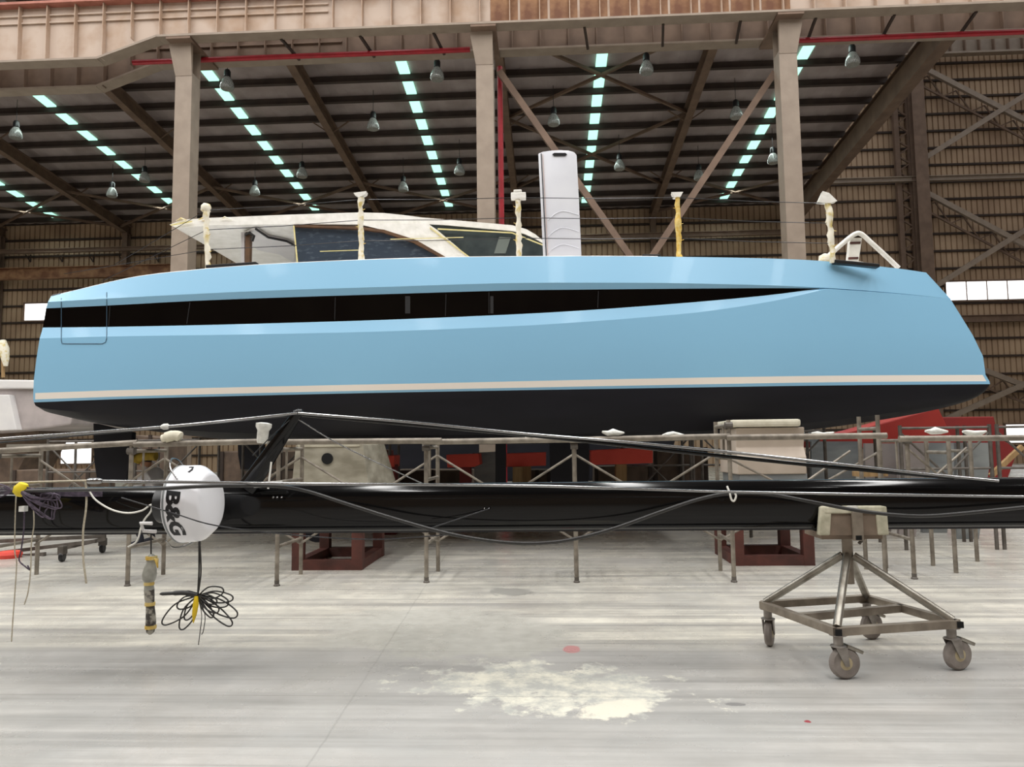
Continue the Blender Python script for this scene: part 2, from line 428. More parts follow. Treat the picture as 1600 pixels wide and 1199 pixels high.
# back wall: ribbed siding
mb = MB(); x0, x1 = -60, 50; n = int((x1 - x0) / .34); prof = []
for i in range(n):
    x = x0 + i * .34; prof += [(x, 0), (x + .25, 0), (x + .265, .09), (x + .325, .09)]
vs = [(x, WY + y, z) for x, y in prof for z in (0, 26)] + [(x, WY + .2, z) for x in (x0, x1) for z in (0, 26)]
m_ = len(prof)
mb.add(vs, [(2 * i, 2 * i + 2, 2 * i + 3, 2 * i + 1) for i in range(m_ - 1)] + [(2 * m_, 2 * m_ + 1, 2 * m_ + 3, 2 * m_ + 2)])
wall = struct(mb.build('wall_back', M['siding']), 'brown ribbed sheet rear wall with dark horizontal rails', 'wall')
gt = MB().box((x0, WY - .14, 1.0), (x1, WY, 1.12)).build('girt', M['girt'], wall)
for k in range(1, 23): dup(gt, (0, 0, 1.09 * k))
# wall frames: posts on the grid, runway beams, lattice column and cross bracing at the right
pst = ibeam(MB(), (COLX[0], WY - .4, 0), (COLX[0], WY - .4, roofz(WY) - .5), .34, .42, up=(0, 1, 0)).build('wall_post', M['steel_brown'], wall)
for x in COLX[1:7]: dup(pst, (x - COLX[0], 0, 0))
xl = at(1440, 300, WY - 1.2).x
ibeam(MB(), (xl, WY - 1.2, 0), (xl, WY - 1.2, 23.8), .75, .5, up=(0, 1, 0)).build('wall_post', M['steel_brown'], wall)
mb = MB().bar((xl - 1.0, WY - .5, 0), (xl - 1.0, WY - .5, 23.5), .28, .28).bar((xl - .25, WY - .5, 0), (xl - .25, WY - .5, 23.5), .2, .2)
for k in range(24):
    mb.bar((xl - 1.0, WY - .5, k), (xl - .25, WY - .5, k + .5), .09, .09).bar((xl - .25, WY - .5, k + .5), (xl - 1.0, WY - .5, k + 1), .09, .09)
mb.build('lattice_column', M['steel_brown'], wall)
zb = at(1500, 278, WY - .9).z
ibeam(MB(), (XE, WY - .9, zb), (45, WY - .9, zb), .3, .3).build('wall_beam', M['steel_beige'], wall)
xr_ = 33.0
for za, zc in ((zb + 1.2, 24.6), (zb - .8, at(1490, 452, WY - .9).z), (at(1490, 480, WY - .9).z - 2.6, at(1490, 660, WY - .9).z)):
    lo, hi = min(za, zc), max(za, zc)
    MB().bar((xl + .3, WY - .9, hi), (xr_, WY - .9, lo), .22, .3).build('wall_brace', M['steel_beige'], wall)
    MB().bar((xl + .3, WY - .95, lo), (xr_, WY - .95, hi), .22, .3).build('wall_brace', M['steel_beige'], wall)
    mb = MB(); p, q = V((xl + .3, WY - .5, hi - .9)), V((xr_, WY - .5, lo - .9)); m_ = 12        # light lattice strut behind
    mb.bar(p, q, .1, .12); mb.bar(p + V((0, 0, -.0)), p + V((0, 0, .9)), .08, .08)
    for k in range(m_):
        a = p.lerp(q, k / m_); b = p.lerp(q, (k + 1) / m_)
        if k % 2: mb.bar(a + V((0, 0, .85)), b, .07, .07)
        else: mb.bar(a, b + V((0, 0, .85)), .07, .07)
    mb.build('lattice_strut', M['steel_brown'], wall)
# top panelled beam at the right and rusty runway beam, service beam at the left
z1 = at(1500, 86, WY - 1).z; z2 = at(1500, 62, WY - 1).z
tb = MB().bar((XE, WY - 1, (z1 + z2) / 2), (45, WY - 1, (z1 + z2) / 2), .1, z2 - z1).bar((XE, WY - 1.15, z1), (45, WY - 1.15, z1), .45, .12).build('top_beam', M['steel_beige'], wall)
st0 = MB().box((XE + .3, WY - 1.3, z1), (XE + .36, WY - 1, z2)).build('beam_rib', M['steel_brown'], wall)
for k in range(1, 32): dup(st0, (.86 * k, 0, 0))
zq = at(120, 426, WY - 1).z
ibeam(MB(), (x0, WY - 1, zq), (at(300, 420, WY - 1).x, WY - 1, zq), .4, .75).build('runway_beam', M['steel_rust'], wall)
zq = at(120, 391, WY - 1).z
ibeam(MB(), (x0, WY - 1, zq), (XE, WY - 1, zq), .25, .26).build('service_rail', M['steel_brown'], wall)
zq = at(1000, 370, WY - 1).z
ibeam(MB(), (-6, WY - 1.2, zq), (XE, WY - 1.2, zq), .25, .3).build('service_rail', M['steel_brown'], wall)
zq = at(1500, 497, WY - 1).z
ibeam(MB(), (XE, WY - .6, zq), (45, WY - .6, zq), .3, .42).build('wall_beam', M['steel_brown'], wall)
br0 = None
for k, px in enumerate((40, 90, 138, 185, 240)):                    # small brackets on the left wall
    p = at(px, 398, WY - .5)
    if br0 is None:
        br0 = MB().bar(p, p + V((.35, 0, -.5)), .06, .06).bar(p + V((.35, 0, 0)), p + V((.35, 0, -.5)), .06, .06).build('rail_bracket', M['girt'], wall); bp0 = p
    else: dup(br0, p - bp0)


def window(name, a, b, nm, Y=WY - .22, rows=1):
    p, q = at(a[0], a[1], Y), at(b[0], b[1], Y); X0, X1, Z1, Z0 = p.x, q.x, p.z, q.z
    w_ = struct(MB().box((X0 - .08, Y, Z1), (X1 + .08, Y + .14, Z1 + .1)).box((X0 - .08, Y, Z0 - .1), (X1 + .08, Y + .14, Z0)).box((X0 - .08, Y, Z0), (X0, Y + .14, Z1)).box((X1, Y, Z0), (X1 + .08, Y + .14, Z1)).build(name, M['steel_brown']),
                'bright daylight window ' + nm, 'window')
    n_ = max(1, round((X1 - X0) / 1.2)); s = (X1 - X0) / n_
    for k in range(n_):
        MB().box((X0 + k * s + .02, Y + .05, Z0), (X0 + (k + 1) * s - .02, Y + .07, Z1)).build('window_pane', M['daylight'], w_)
    for k in range(1, n_):
        MB().box((X0 + k * s - .025, Y, Z0), (X0 + k * s + .025, Y + .1, Z1)).build('mullion', M['steel_brown'], w_)


window('window_1', (1478, 441), (1640, 466), 'strip above the bow in the brown rear wall')
window('window_2', (38, 475), (76, 500), 'square beside the blue stern')
window('window_3', (1572, 664), (1650, 691), 'low beside the dark red box at right edge')
window('window_4', (30, 700), (62, 724), 'low at far left under the grey boat')
window('window_5', (95, 692), (142, 724), 'low just left of the black rudder')
window('window_6', (342, 708), (374, 722), 'small and low behind the white radome')

# columns with haunch bracket
ZG = 13.09                                               # underside of the girders
COLN = {3: 'left of the wheelhouse roof', 4: None, 5: None}
lab = {-10.2: 'beige steel column rising behind the white wheelhouse roof at left', -1.75: 'beige steel column in the middle next to the vertical red pipe', 6.7: 'beige steel column at right behind the bow railing'}
proto = None
for x in (COLX[4], COLX[5], COLX[6]):
    key = min(lab, key=lambda k: abs(k - x))
    c = thing('steel_column', (x, 20.2, 0), lab[key], 'column')
    x = {4: -10.224, 5: -1.628, 6: 6.706}[COLX.index(x)]
    MB().box((x - .24, 19.78, 0), (x + .24, 19.81, ZG - .1)).build('flange', M['steel_beige'], c)
    MB().box((x - .24, 20.25, 0), (x + .24, 20.28, ZG - .1)).build('flange', M['steel_beige'], c)
    MB().box((x - .02, 19.81, 0), (x + .02, 20.25, ZG - .1)).build('web', M['steel_beige'], c)
    for e in (-1, 1): MB().box((x + e * .235, 19.81, 0), (x + e * .215, 20.25, ZG - .9)).build('side_plate', M['steel_beige'], c)
    sg = 1 if x > 0 else -1
    MB().prism([(x - .24 - .16 * (sg < 0), 19.66, ZG - .1), (x + .24 + .16 * (sg > 0), 19.66, ZG - .1), (x + .24, 19.77, ZG - 1.0), (x - .24, 19.77, ZG - 1.0)], [(x - .24, 19.78, ZG - .1), (x + .24, 19.78, ZG - .1), (x + .24, 19.78, ZG - 1.0), (x - .24, 19.78, ZG - 1.0)]).build('bracket', M['steel_beige'], c)
    MB().box((x - .35, 19.4, ZG - .1), (x + .35, 21.2, ZG - .03)).build('cap_plate', M['steel_brown'], c)

# two crane girders with deep left ends, stiffeners one by one


def girder(name, Y, zd, zt, m_left, label, lip):
    g = thing(name, (0, Y, ZG), label, 'girder')
    xc, xd = at(250, 60, Y).x, at(158, 95, Y).x
    MB().prism([(-40, Y, zd), (xd, Y, zd), (xc, Y, ZG), (40, Y, ZG), (40, Y, zt), (-40, Y, zt)], [(-40, Y + .04, zd), (xd, Y + .04, zd), (xc, Y + .04, ZG), (40, Y + .04, ZG), (40, Y + .04, zt), (-40, Y + .04, zt)]).build('web', m_left, g)
    MB().bar((-40, Y, zd), (xd, Y, zd), .42, .06).bar((xd, Y, zd), (xc, Y, ZG), .42, .06).bar((xc, Y, ZG), (40, Y, ZG), .42, .06).build('bottom_flange', M['steel_beige'], g)
    MB().bar((-40, Y, zt), (40, Y, zt), .5, .07).build('top_flange', lip, g)
    a = MB().box((-24, Y - .17, ZG), (-23.98, Y, zt)).build('stiffener', m_left, g)
    for k in range(1, 58): dup(a, (.825 * k, 0, 0))
    b = MB().box((-24, Y - .17, zd), (-23.98, Y, ZG)).build('stiffener', m_left, g)
    k = 1
    while -24 + .825 * k < xd + .3: dup(b, (.825 * k, 0, 0)); k += 1
    for z in (zt - .28, zt - .5): MB().box((-40, Y - .06, z - .02), (-6, Y, z + .02)).build('web_rail', m_left, g)
    return g


zt = at(0, 14, 19.6).z
g1 = girder('crane_girder', 19.6, at(80, 99, 19.6).z, zt, M['steel_dusty'], 'dusty beige crane girder with ribs along the top of the picture', mat('rail primer', (168, 108, 92), (150, 92, 76), .6))
rust0, rust1 = COLX[5] + .3, COLX[6] - .2
rp = MB().box((rust0 + .02, 19.58, ZG + .04), (rust0 + .78, 19.6, zt - .05)).build('rusty_panel', M['steel_rust'], g1)
k = 1
while rust0 + .825 * k < rust1 - .5: dup(rp, (.825 * k, 0, 0)); k += 1
g2 = girder('crane_girder', 21.0, at(100, 141, 21.0).z, zt - .1, M['steel_brown'], 'brown crane girder behind the columns, under and behind the front girder', M['steel_brown'])
# red pipes
zp = at(700, 76, 20.35).z
tag(MB().tube([(at(205, 92, 20.35).x, 20.45, zp), (COLX[5] - .35, 20.45, zp)], .075, 10).build('fire_pipe', M['red_pipe']), 'red pipe running level between left and middle columns', 'pipe')
tag(MB().tube([(COLX[6] + .2, 20.45, zp - .1), (20, 20.45, zp - .1)], .075, 10).build('fire_pipe', M['red_pipe']), 'red pipe running level right of the right column', 'pipe')
xq = at(782, 200, 20.9).x
tag(MB().tube([(xq, 20.9, 0), (xq, 20.9, 12.6)], .08, 10).build('fire_pipe', M['red_pipe']), 'vertical red pipe beside the middle column', 'pipe')
hz = None
for i, px in enumerate((450, 570, 682, 912, 1032, 1150, 1265, 1385, 1510)):       # hanger rods between the girders
    p = at(px, 70, 20.3)
    MB().bar((p.x, 19.75, ZG - .03), (p.x + .15, 20.85, ZG - .06), .07, .07).build('tie_bar', M['girt'], g1)
# V braces between the middle and right columns
tag(MB().bar(at(780, 112, 20.6), at(985, 402, 20.6), .14, .18).bar(at(985, 402, 20.6), at(1170, 660, 20.6), .14, .18).build('diagonal_brace', M['steel_brown']), 'steel brace sloping down right from the middle column behind the daggerboard', 'brace')
tag(MB().bar(at(1210, 114, 20.45), at(1018, 402, 20.45), .14, .18).bar(at(1018, 402, 20.45), at(850, 650, 20.45), .14, .18).build('diagonal_brace', M['steel_brown']), 'steel brace sloping down left from the right column', 'brace')
tag(MB().bar((COLX[5] + .4, 21.2, at(1000, 70, 21.2).z), (COLX[6] - .3, 21.2, at(1000, 70, 21.2).z), .3, .3).build('tie_beam', M['steel_beige']), 'pale tie beam between middle and right columns under the girder', 'beam')

# pendant lamps hung from the aisle roof
lamps = [(683, 113, 'left of the middle column, nearest the girder'), (1010, 103, 'over the roof cross brace, right of the middle skylight row'), (865, 185, 'above the white daggerboard'),
         (583, 192, 'beside the rafter above the wheelhouse'), (718, 263, 'left of the middle column, low down'), (968, 256, 'right of the daggerboard top'), (1150, 174, 'just left of the steel brace from the right column'),
         (1332, 90, 'right of the right column, large and clear'), (1208, 246, 'against the left edge of the right column'), (630, 290, 'above the front of the wheelhouse roof'),
         (472, 268, 'ending the skylight row beside the left column'), (355, 128, 'right of the left column head, over a skylight'), (175, 299, 'left of the left column, low down'),
         (25, 206, 'at the left edge of the picture'), (226, 275, 'left of the left column beside a skylight row'), (398, 296, 'between left column and wheelhouse roof'), (1092, 272, 'below the right steel brace, small and dark')]
for i, (px, py, l) in enumerate(lamps):
    d = ray(px, py); Y = 25
    for it in range(30): Y = (roofz(Y) - 1.5 - EYE.z) / (d.z / d.y)
    p = EYE + d * (Y / d.y)
    lo = thing('pendant_lamp', (p.x, p.y, p.z - .3), 'glass bell pendant lamp ' + l, 'lamp', 'pendant lamps under the aisle roof')
    if i == 0:
        L0 = lo
        MB().lathe([(.24, -.3), (.27, -.24), (.26, -.1), (.2, .06), (.13, .18), (.1, .2)], p, (0, 0, 1), 18).build('glass_bell', M['lamp_glass'], lo, 40)
        MB().lathe([(.11, .2), (.13, .22), (.13, .42), (.09, .5), (.02, .52)], p, (0, 0, 1), 14).build('ballast_housing', M['black_fit'], lo, 40)
        MB().tube([p + V((0, 0, .5)), p + V((0, 0, 1.5))], .012, 6).build('suspension_wire', M['black_fit'], lo)
    else:
        for ch in L0.children: dup(ch, parent=lo)

# ================================================================== CATAMARAN
cat = thing('catamaran', (-.4, 13.4, 1.5), 'light blue catamaran with long black window band, propped on stands', 'boat')
YC = 10.95
ch1 = [(75, 472), (170, 466.5), (400, 455), (600, 448.5), (800, 442.5), (1000, 442), (1100, 443.5), (1200, 446), (1290, 450), (1400, 458), (1485, 467)]
top = [(80, 463), (130, 451), (165, 442.5), (205, 434), (250, 427.5), (300, 422.5), (330, 419.5), (420, 413), (560, 406.5), (700, 402.3), (850, 400.8), (1000, 400.8), (1200, 404), (1300, 409), (1405, 420), (1447, 426)]
wt = [(72, 482), (170, 477.5), (300, 470.5), (400, 466.5), (550, 461.5), (800, 454), (900, 452.8), (1100, 451), (1200, 450.5), (1284, 450.7)]
wb = [(67, 512), (170, 511), (300, 508.5), (400, 506), (600, 500), (800, 491.5), (900, 486), (1000, 479), (1100, 471), (1200, 461.5), (1284, 451)]
ch2 = [(62, 529), (170, 526), (400, 522.5), (600, 518), (800, 510), (900, 504), (1000, 496.5), (1100, 487), (1200, 472), (1250, 461.5), (1290, 452)]
tail = [(1295, 450.6), (1400, 458.6), (1485.5, 467.6)]
lines = [
    ('top', top, -.09), ('ch1', ch1, 0), ('wt', wt + [(x, y + .05) for x, y in tail], -.035), ('wb', wb + [(x, y + .25) for x, y in tail], -.045),
    ('ch2', ch2 + [(x, y + .5) for x, y in [(1300, 451.6)] + tail[1:]], .01),
    ('m1', [(57, 560), (400, 556), (800, 546), (1200, 528), (1400, 516), (1520, 524)], .012),
    ('m2', [(53, 592), (400, 586), (800, 575), (1200, 562), (1400, 557), (1536, 557)], .0),
    ('st', [(52, 614.5), (200, 609.5), (500, 602.5), (700, 598.5), (1000, 592), (1300, 587.3), (1540, 586)], -.01),
    ('sb', [(52, 624.5), (200, 619.5), (500, 612.2), (700, 608.3), (1000, 602.5), (1300, 597.5), (1546, 596)], -.02),
    ('boot', [(53, 629), (200, 623.5), (500, 616), (700, 612), (1000, 607), (1300, 602.5), (1547, 600.5)], -.03),
]
keel = [(55, 639), (61, 645), (78, 651), (110, 658.5), (150, 666), (200, 673), (300, 685), (450, 692.5), (600, 694.5), (800, 694), (1000, 691), (1150, 685), (1300, 669), (1400, 654), (1470, 640), (1520, 625), (1540, 612), (1546, 602)]
NS = 110


def hb(t):
    b = .88
    return (b * (1 - .10 * ((.45 - t) / .45) ** 2) if t < .45 else b * (1 - ((t - .45) / .55) ** 2.3)) + .02


rows = []                                               # near side, per line list of points
ts = sorted([1 - (1 - k / (NS - 7)) ** 1.25 for k in range(NS - 6)] + [.002, .004, .007, .01, .015, .02])
for nme, pts, off in lines:
    xa, xb = pts[0][0], pts[-1][0]; r = []
    for t in ts:
        x = xa + (xb - xa) * t; f = min(1, (1 - t) / .28); h = max(hb(t) + off * f, .015)
        r.append(at(x, herm(pts, x), YC - h))
    rows.append(r)
xa, xb = keel[0][0], keel[-1][0]; kr = [[], [], [], []]
for j, t in enumerate(ts):
    x = xa + (xb - xa) * t; bp = rows[-1][j]; kp = at(x, herm(keel, x), bp.y)
    for i, (fy, fz) in enumerate(((.975, .5), (.84, .82), (.5, .97), (.0, 1))):
        h = max((YC - bp.y) * fy, .01)
        kr[i].append(V((bp.x + (kp.x - bp.x) * fz, YC - h, bp.z + (kp.z - bp.z) * fz)))
allrows = rows + kr


def strip(mb, rws, sel=None):                           # both sides of the hull
    for sgn in (0, 1):
        for a, b in zip(rws[:-1], rws[1:]):
            A = [p if not sgn else V((p.x, 2 * YC - p.y, p.z)) for p in a]; B = [p if not sgn else V((p.x, 2 * YC - p.y, p.z)) for p in b]
            n0 = len(mb.v); m_ = len(A); mb.v += A + B
            for k in range(m_ - 1):
                if sel and not sel(k): continue
                mb.f.append((n0 + k, n0 + k + 1, n0 + m_ + k + 1, n0 + m_ + k))
    return mb


def weld_build(mb, name, m, smooth):
    o = mb.build(name, m, cat, smooth)
    bm = bmesh.new(); bm.from_mesh(o.data); bmesh.ops.remove_doubles(bm, verts=bm.verts, dist=.0006)
    bmesh.ops.recalc_face_normals(bm, faces=bm.faces); bm.to_mesh(o.data); bm.free()
    o.data.polygons.foreach_set('use_smooth', [True] * len(o.data.polygons)); o.data.set_sharp_from_angle(angle=R(smooth)); return o


mb = MB(); strip(mb, rows[0:3]); strip(mb, rows[3:8]); strip(mb, rows[8:10])
cut = lambda k: k == 0 or k >= NS - 2
strip(mb, rows[7:9], cut)
strip(mb, rows[2:4], lambda k: 72 + (1485.5 - 72) * ts[k + 1] >= 1290)
for a, b in zip(rows[:-1], rows[1:]):                   # transom and deck
    mb.add([a[0], b[0], V((b[0].x, 2 * YC - b[0].y, b[0].z)), V((a[0].x, 2 * YC - a[0].y, a[0].z))], [(0, 1, 2, 3)])
hull_parts = [weld_build(mb, 'hull_shell', M['blue'], 6)]
ktip = max(k for k in range(NS) if 72 + (1485.5 - 72) * ts[k] < 1290)
hull_parts.append(weld_build(strip(MB(), rows[2:4], lambda k: k < ktip), 'window_band', M['glass_black'], 30))
hull_parts.append(weld_build(strip(MB(), rows[7:9], lambda k: not cut(k)), 'boot_stripe', M['stripe'], 30))
mb = MB(); strip(mb, [rows[9]] + kr)
for a, b in zip(allrows[9:-1], allrows[10:]):
    mb.add([a[0], b[0], V((b[0].x, 2 * YC - b[0].y, b[0].z)), V((a[0].x, 2 * YC - a[0].y, a[0].z))], [(0, 1, 2, 3)])
hull_parts.append(weld_build(mb, 'hull_bottom', M['anti'], 40))
mb = MB(); A = rows[0]; n0 = len(A)
mb.add(A + [V((p.x, 2 * YC - p.y, p.z)) for p in A], [(k, k + 1, n0 + k + 1, n0 + k) for k in range(n0 - 1)])
hull_parts.append(mb.build('deck', M['white_gel'], cat, 30))
hull_parts.append(MB().tube([p + V((0, .02, 0)) for p in A[:70]], .012, 6).build('deck_edge', M['white_gel'], cat, 60))
# rudder under the stern
rp_ = [(146, 662), (206, 676), (202, 720), (196, 752), (152, 752), (147, 720)]
hull_parts.append(MB().prism([at(x, y, YC - .05) for x, y in rp_], [at(x, y, YC - .05) + V((0, .12, 0)) for x, y in rp_]).build('rudder', M['anti'], cat))
HB = 5.2                                                # spacing of the two hulls
for o in hull_parts: dup(o, (0, HB, 0))
# bridge deck between the hulls
p0, p1 = at(150, 470, 10.9), at(1180, 430, 10.9)
MB().prism([(p0.x, 11.6, 2.75), (p1.x, 11.6, 2.75), (p1.x + .5, 11.6, 3.9), (p1.x, 11.6, 4.02), (p0.x + 2, 11.6, 3.9), (p0.x, 11.6, 3.6)], [(p0.x, 15.5, 2.75), (p1.x, 15.5, 2.75), (p1.x + .5, 15.5, 3.9), (p1.x, 15.5, 4.02), (p0.x + 2, 15.5, 3.9), (p0.x, 15.5, 3.6)]).build('bridge_deck', M['white_gel'], cat)
# seams of the hull windows and the stern hatch outline (thin raised beads that follow the hull)


def side(px, py):                                       # point on the near side of the hull at a pixel
    best = None
    for r, (nme, pts, off) in zip(rows, lines): pass
    d = ray(px, py)
    for i in range(len(rows) - 1):
        for k in range(NS - 1):
            a, b, c, e = rows[i][k], rows[i][k + 1], rows[i + 1][k + 1], rows[i + 1][k]
            if min(a.x, e.x) - .05 > EYE.x + d.x / d.y * a.y or max(b.x, c.x) + .05 < EYE.x + d.x / d.y * a.y: continue
            for tri in ((a, b, c), (a, c, e)):
                nn = (tri[1] - tri[0]).cross(tri[2] - tri[0])
                if nn.length < 1e-9 or abs(nn.dot(d)) < 1e-9: continue
                s = nn.dot(tri[0] - EYE) / nn.dot(d); p = EYE + d * s
                ok = all((tri[(j + 1) % 3] - tri[j]).cross(p - tri[j]).dot(nn) > -1e-4 * nn.length for j in range(3))
                if ok and (best is None or p.y < best.y): best = p
    return best if best is not None else at(px, py, YC - .9)


M['seam'] = mat('dark seam', (58, 84, 104), rough=.5); M['seam_g'] = mat('window joint', (44, 44, 46), rough=.3)
hp = [(96, y) for y in range(466, 537, 6)] + [(97, 537)] + [(x, 537.5) for x in range(104, 163, 7)] + [(165, 535)] + [(167, y) for y in range(529, 452, -6)]
MB().tube([side(x, y) + V((0, -.003, 0)) for x, y in hp], .005, 5).build('hatch_seam', M['seam'], cat)
for (xa, ya, xb, yb) in ((172, 479, 170, 509), (297, 473, 292, 506), (524, 465, 523, 500), (697, 460, 696, 494), (764, 457, 764, 490), (935, 455, 934, 481)):
    MB().tube([side(xa, ya) + V((0, -.002, 0)), side((xa + xb) / 2, (ya + yb) / 2) + V((0, -.002, 0)), side(xb, yb) + V((0, -.002, 0))], .006, 5).build('window_joint', M['seam_g'], cat)
for xa, xb in ((633, 641), (766, 771)):                # pale posts seen behind the hull glass
    MB().bar(side((xa + xb) / 2, 463) + V((0, .004, 0)), side((xa + xb) / 2, 490) + V((0, .004, 0)), (xb - xa) * .0088, .012).build('window_post', mat('grey window post', (40, 40, 42), rough=.5), cat)
MB().tube([side(80, 464.5) + V((0, .03, .02)), side(93, 461) + V((0, .03, .02))], .02, 6).build('stern_fitting', M['black_fit'], cat)

# wheelhouse with hardtop -------------------------------------------------------
YN, YF = 12.0, 16.1


def ext(poly, ya, yb): return [at(x, y, ya) for x, y in poly], [V((p.x, yb, p.z)) for p in [at(x, y, ya) for x, y in poly]]


roof_o = [(265, 351), (278, 346), (296, 342.5), (330, 340.5), (450, 335.5), (560, 332), (600, 333), (630, 336), (660, 340), (720, 345), (800, 352), (822, 358), (836, 366), (850, 377), (850, 381), (832, 371), (818, 365), (800, 361), (700, 352), (668, 350), (600, 352), (560, 351), (460, 350.5), (330, 352), (278, 357)]
MB().prism(*ext(roof_o, YN, YF)).build('hardtop', M['film'], cat, 40)
pil = [(560, 350), (668, 349), (684, 360), (733, 402), (697, 402), (650, 376), (600, 360)]
MB().prism(*ext(pil, YN - .03, YN + .3)).build('window_pillar', M['film'], cat)
trim = [(459, 351), (500, 352.5), (560, 354), (600, 359), (650, 375), (697, 402), (688, 402), (645, 379), (598, 363), (560, 358), (500, 355.5), (459, 354)]
MB().prism(*ext(trim, YN - .035, YN + .2)).build('window_trim', M['brown_trim'], cat)
w1 = [(460, 353), (500, 354.5), (560, 357), (600, 362), (648, 378), (690, 402), (690, 410), (465, 416)]
MB().prism(*ext(w1, YN + .04, YN + .09)).build('side_window', M['film_glass'], cat)
w2 = [(668, 350), (700, 353), (800, 362), (828, 371), (849, 381), (849, 410), (733, 410), (684, 361)]
MB().prism(*ext(w2, YN + .03, YN + .08)).build('front_window', M['dark_glass'], cat)
MB().prism(*ext([(780, 370), (798, 371), (790, 396), (772, 396)], YN + .015, YN + .03)).build('window_sticker', mat('pale sticker', (110, 118, 112), rough=.4), cat)
for a, b in (((459, 352), (465, 413)), ((672, 356), (733, 402)), ((684, 358), (800, 364)), ((800, 364), (848, 383)), ((267, 352), (300, 346))):
    MB().bar(at(*a, YN - .04), at(*b, YN - .04), .02, .02).build('masking_line', M['tape_line'], cat)
for a, b in (((610, 374), (724, 371)), ((500, 393), (560, 391))):
    MB().bar(at(*a, YN - .06), at(*b, YN - .06), .012, .012).build('masking_line', M['tape_line'], cat)
sid = [(466, 353), (690, 352), (849, 381), (849, 416), (466, 418)]                       # dark saloon body behind the panes
MB().prism(*ext(sid, YN + .1, YF - .1)).build('saloon', M['white_gel'], cat)
# white moulding, pillar and aft bulkhead under the hardtop overhang
zu = at(400, 351.5, YN).z
pp = [(400, 358), (419, 371), (448, 377), (461, 384), (461, 412), (436, 398), (405, 392), (384, 380), (380, 366)]
MB().prism([onz(x, y, zu - .05) for x, y in pp], [onz(x, y, zu - .05) + V((0, 0, .045)) for x, y in pp]).build('headlining_panel', M['white_gel'], cat, bevel=.01)
MB().tube([onz(x, y, zu - .055) for x, y in pp[:4]], .022, 6).build('headlining_seam', M['black_fit'], cat)
MB().bar(at(381, 364, 12.25), at(381, 414, 12.25), .06, .09).build('hardtop_post', M['grey_gel'], cat)
MB().bar(at(389, 364, 12.22), at(388, 414, 12.22), .08, .1).build('hardtop_post', M['brown_trim'], cat)
MB().tube([at(383, 367, 12.15), at(390, 364, 12.15), at(397, 369, 12.15), at(394, 377, 12.15)], .025, 8).build('post_bracket', M['black_fit'], cat)
mb = MB()
for k in range(3):                                       # crumpled film edges on the hardtop rim
    x = 275 + k * 34; p = at(x, 345 - k * .9, YN - .02); MB().tube([p, p + V((.1, -.02, .03)), p + V((.22, 0, -.01))], [.005, .018, .005], 6).build('film_edge', M['tape'], cat, 60)

# deck fittings
for a, b in (((324, 418), (402, 413)), ((1003, 401.5), (1031, 401.5)), ((1302, 409.5), (1372, 416.5))):
    MB().bar(at(*a, 10.55), at(*b, 10.55), .12, .05).build('deck_track', M['black_fit'], cat, bevel=.01)
MB().prism(*ext([(350, 415), (370, 411), (392, 411), (396, 413)], 10.6, 10.9)).build('deck_cover', M['tape'], cat)
MB().prism(*ext([(1312, 410), (1335, 406.5), (1355, 411), (1370, 416)], 10.7, 10.9)).build('deck_cover', M['film'], cat)
# daggerboard
bd = [(841, 240), (848, 237), (862, 235), (876, 234.3), (888, 235), (897, 237.5), (901, 242), (905, 320), (909, 410), (849, 410), (845, 320)]
dg = MB().prism(*ext(bd, 10.82, 10.95)).build('daggerboard', M['board'], cat, bevel=.012, smooth=40)
MB().prism(*ext([(863, 241), (866, 239), (883, 239), (886, 241), (883, 243.5), (866, 243.5)], 10.805, 10.83)).build('lifting_slot', M['rod_dark'], dg).location = V((0, 0, 0))
MB().bar(at(845.5, 240, 10.815), at(853.5, 402, 10.815), .012, .012).build('edge_seam', M['black_fit'], dg)
MB().bar(at(848, 241, 10.814), at(856, 402, 10.814), .006, .012).build('edge_seam', mat('pink tape', (206, 176, 166)), dg)
for k in range(3):
    y = 330 + k * 26
    MB().tube(curve([at(856, y + 14, 10.815), at(868, y + 4, 10.815), at(882, y, 10.815), at(904, y + 6, 10.815)]), .006, 5).build('film_wrinkle', M['board'], dg)
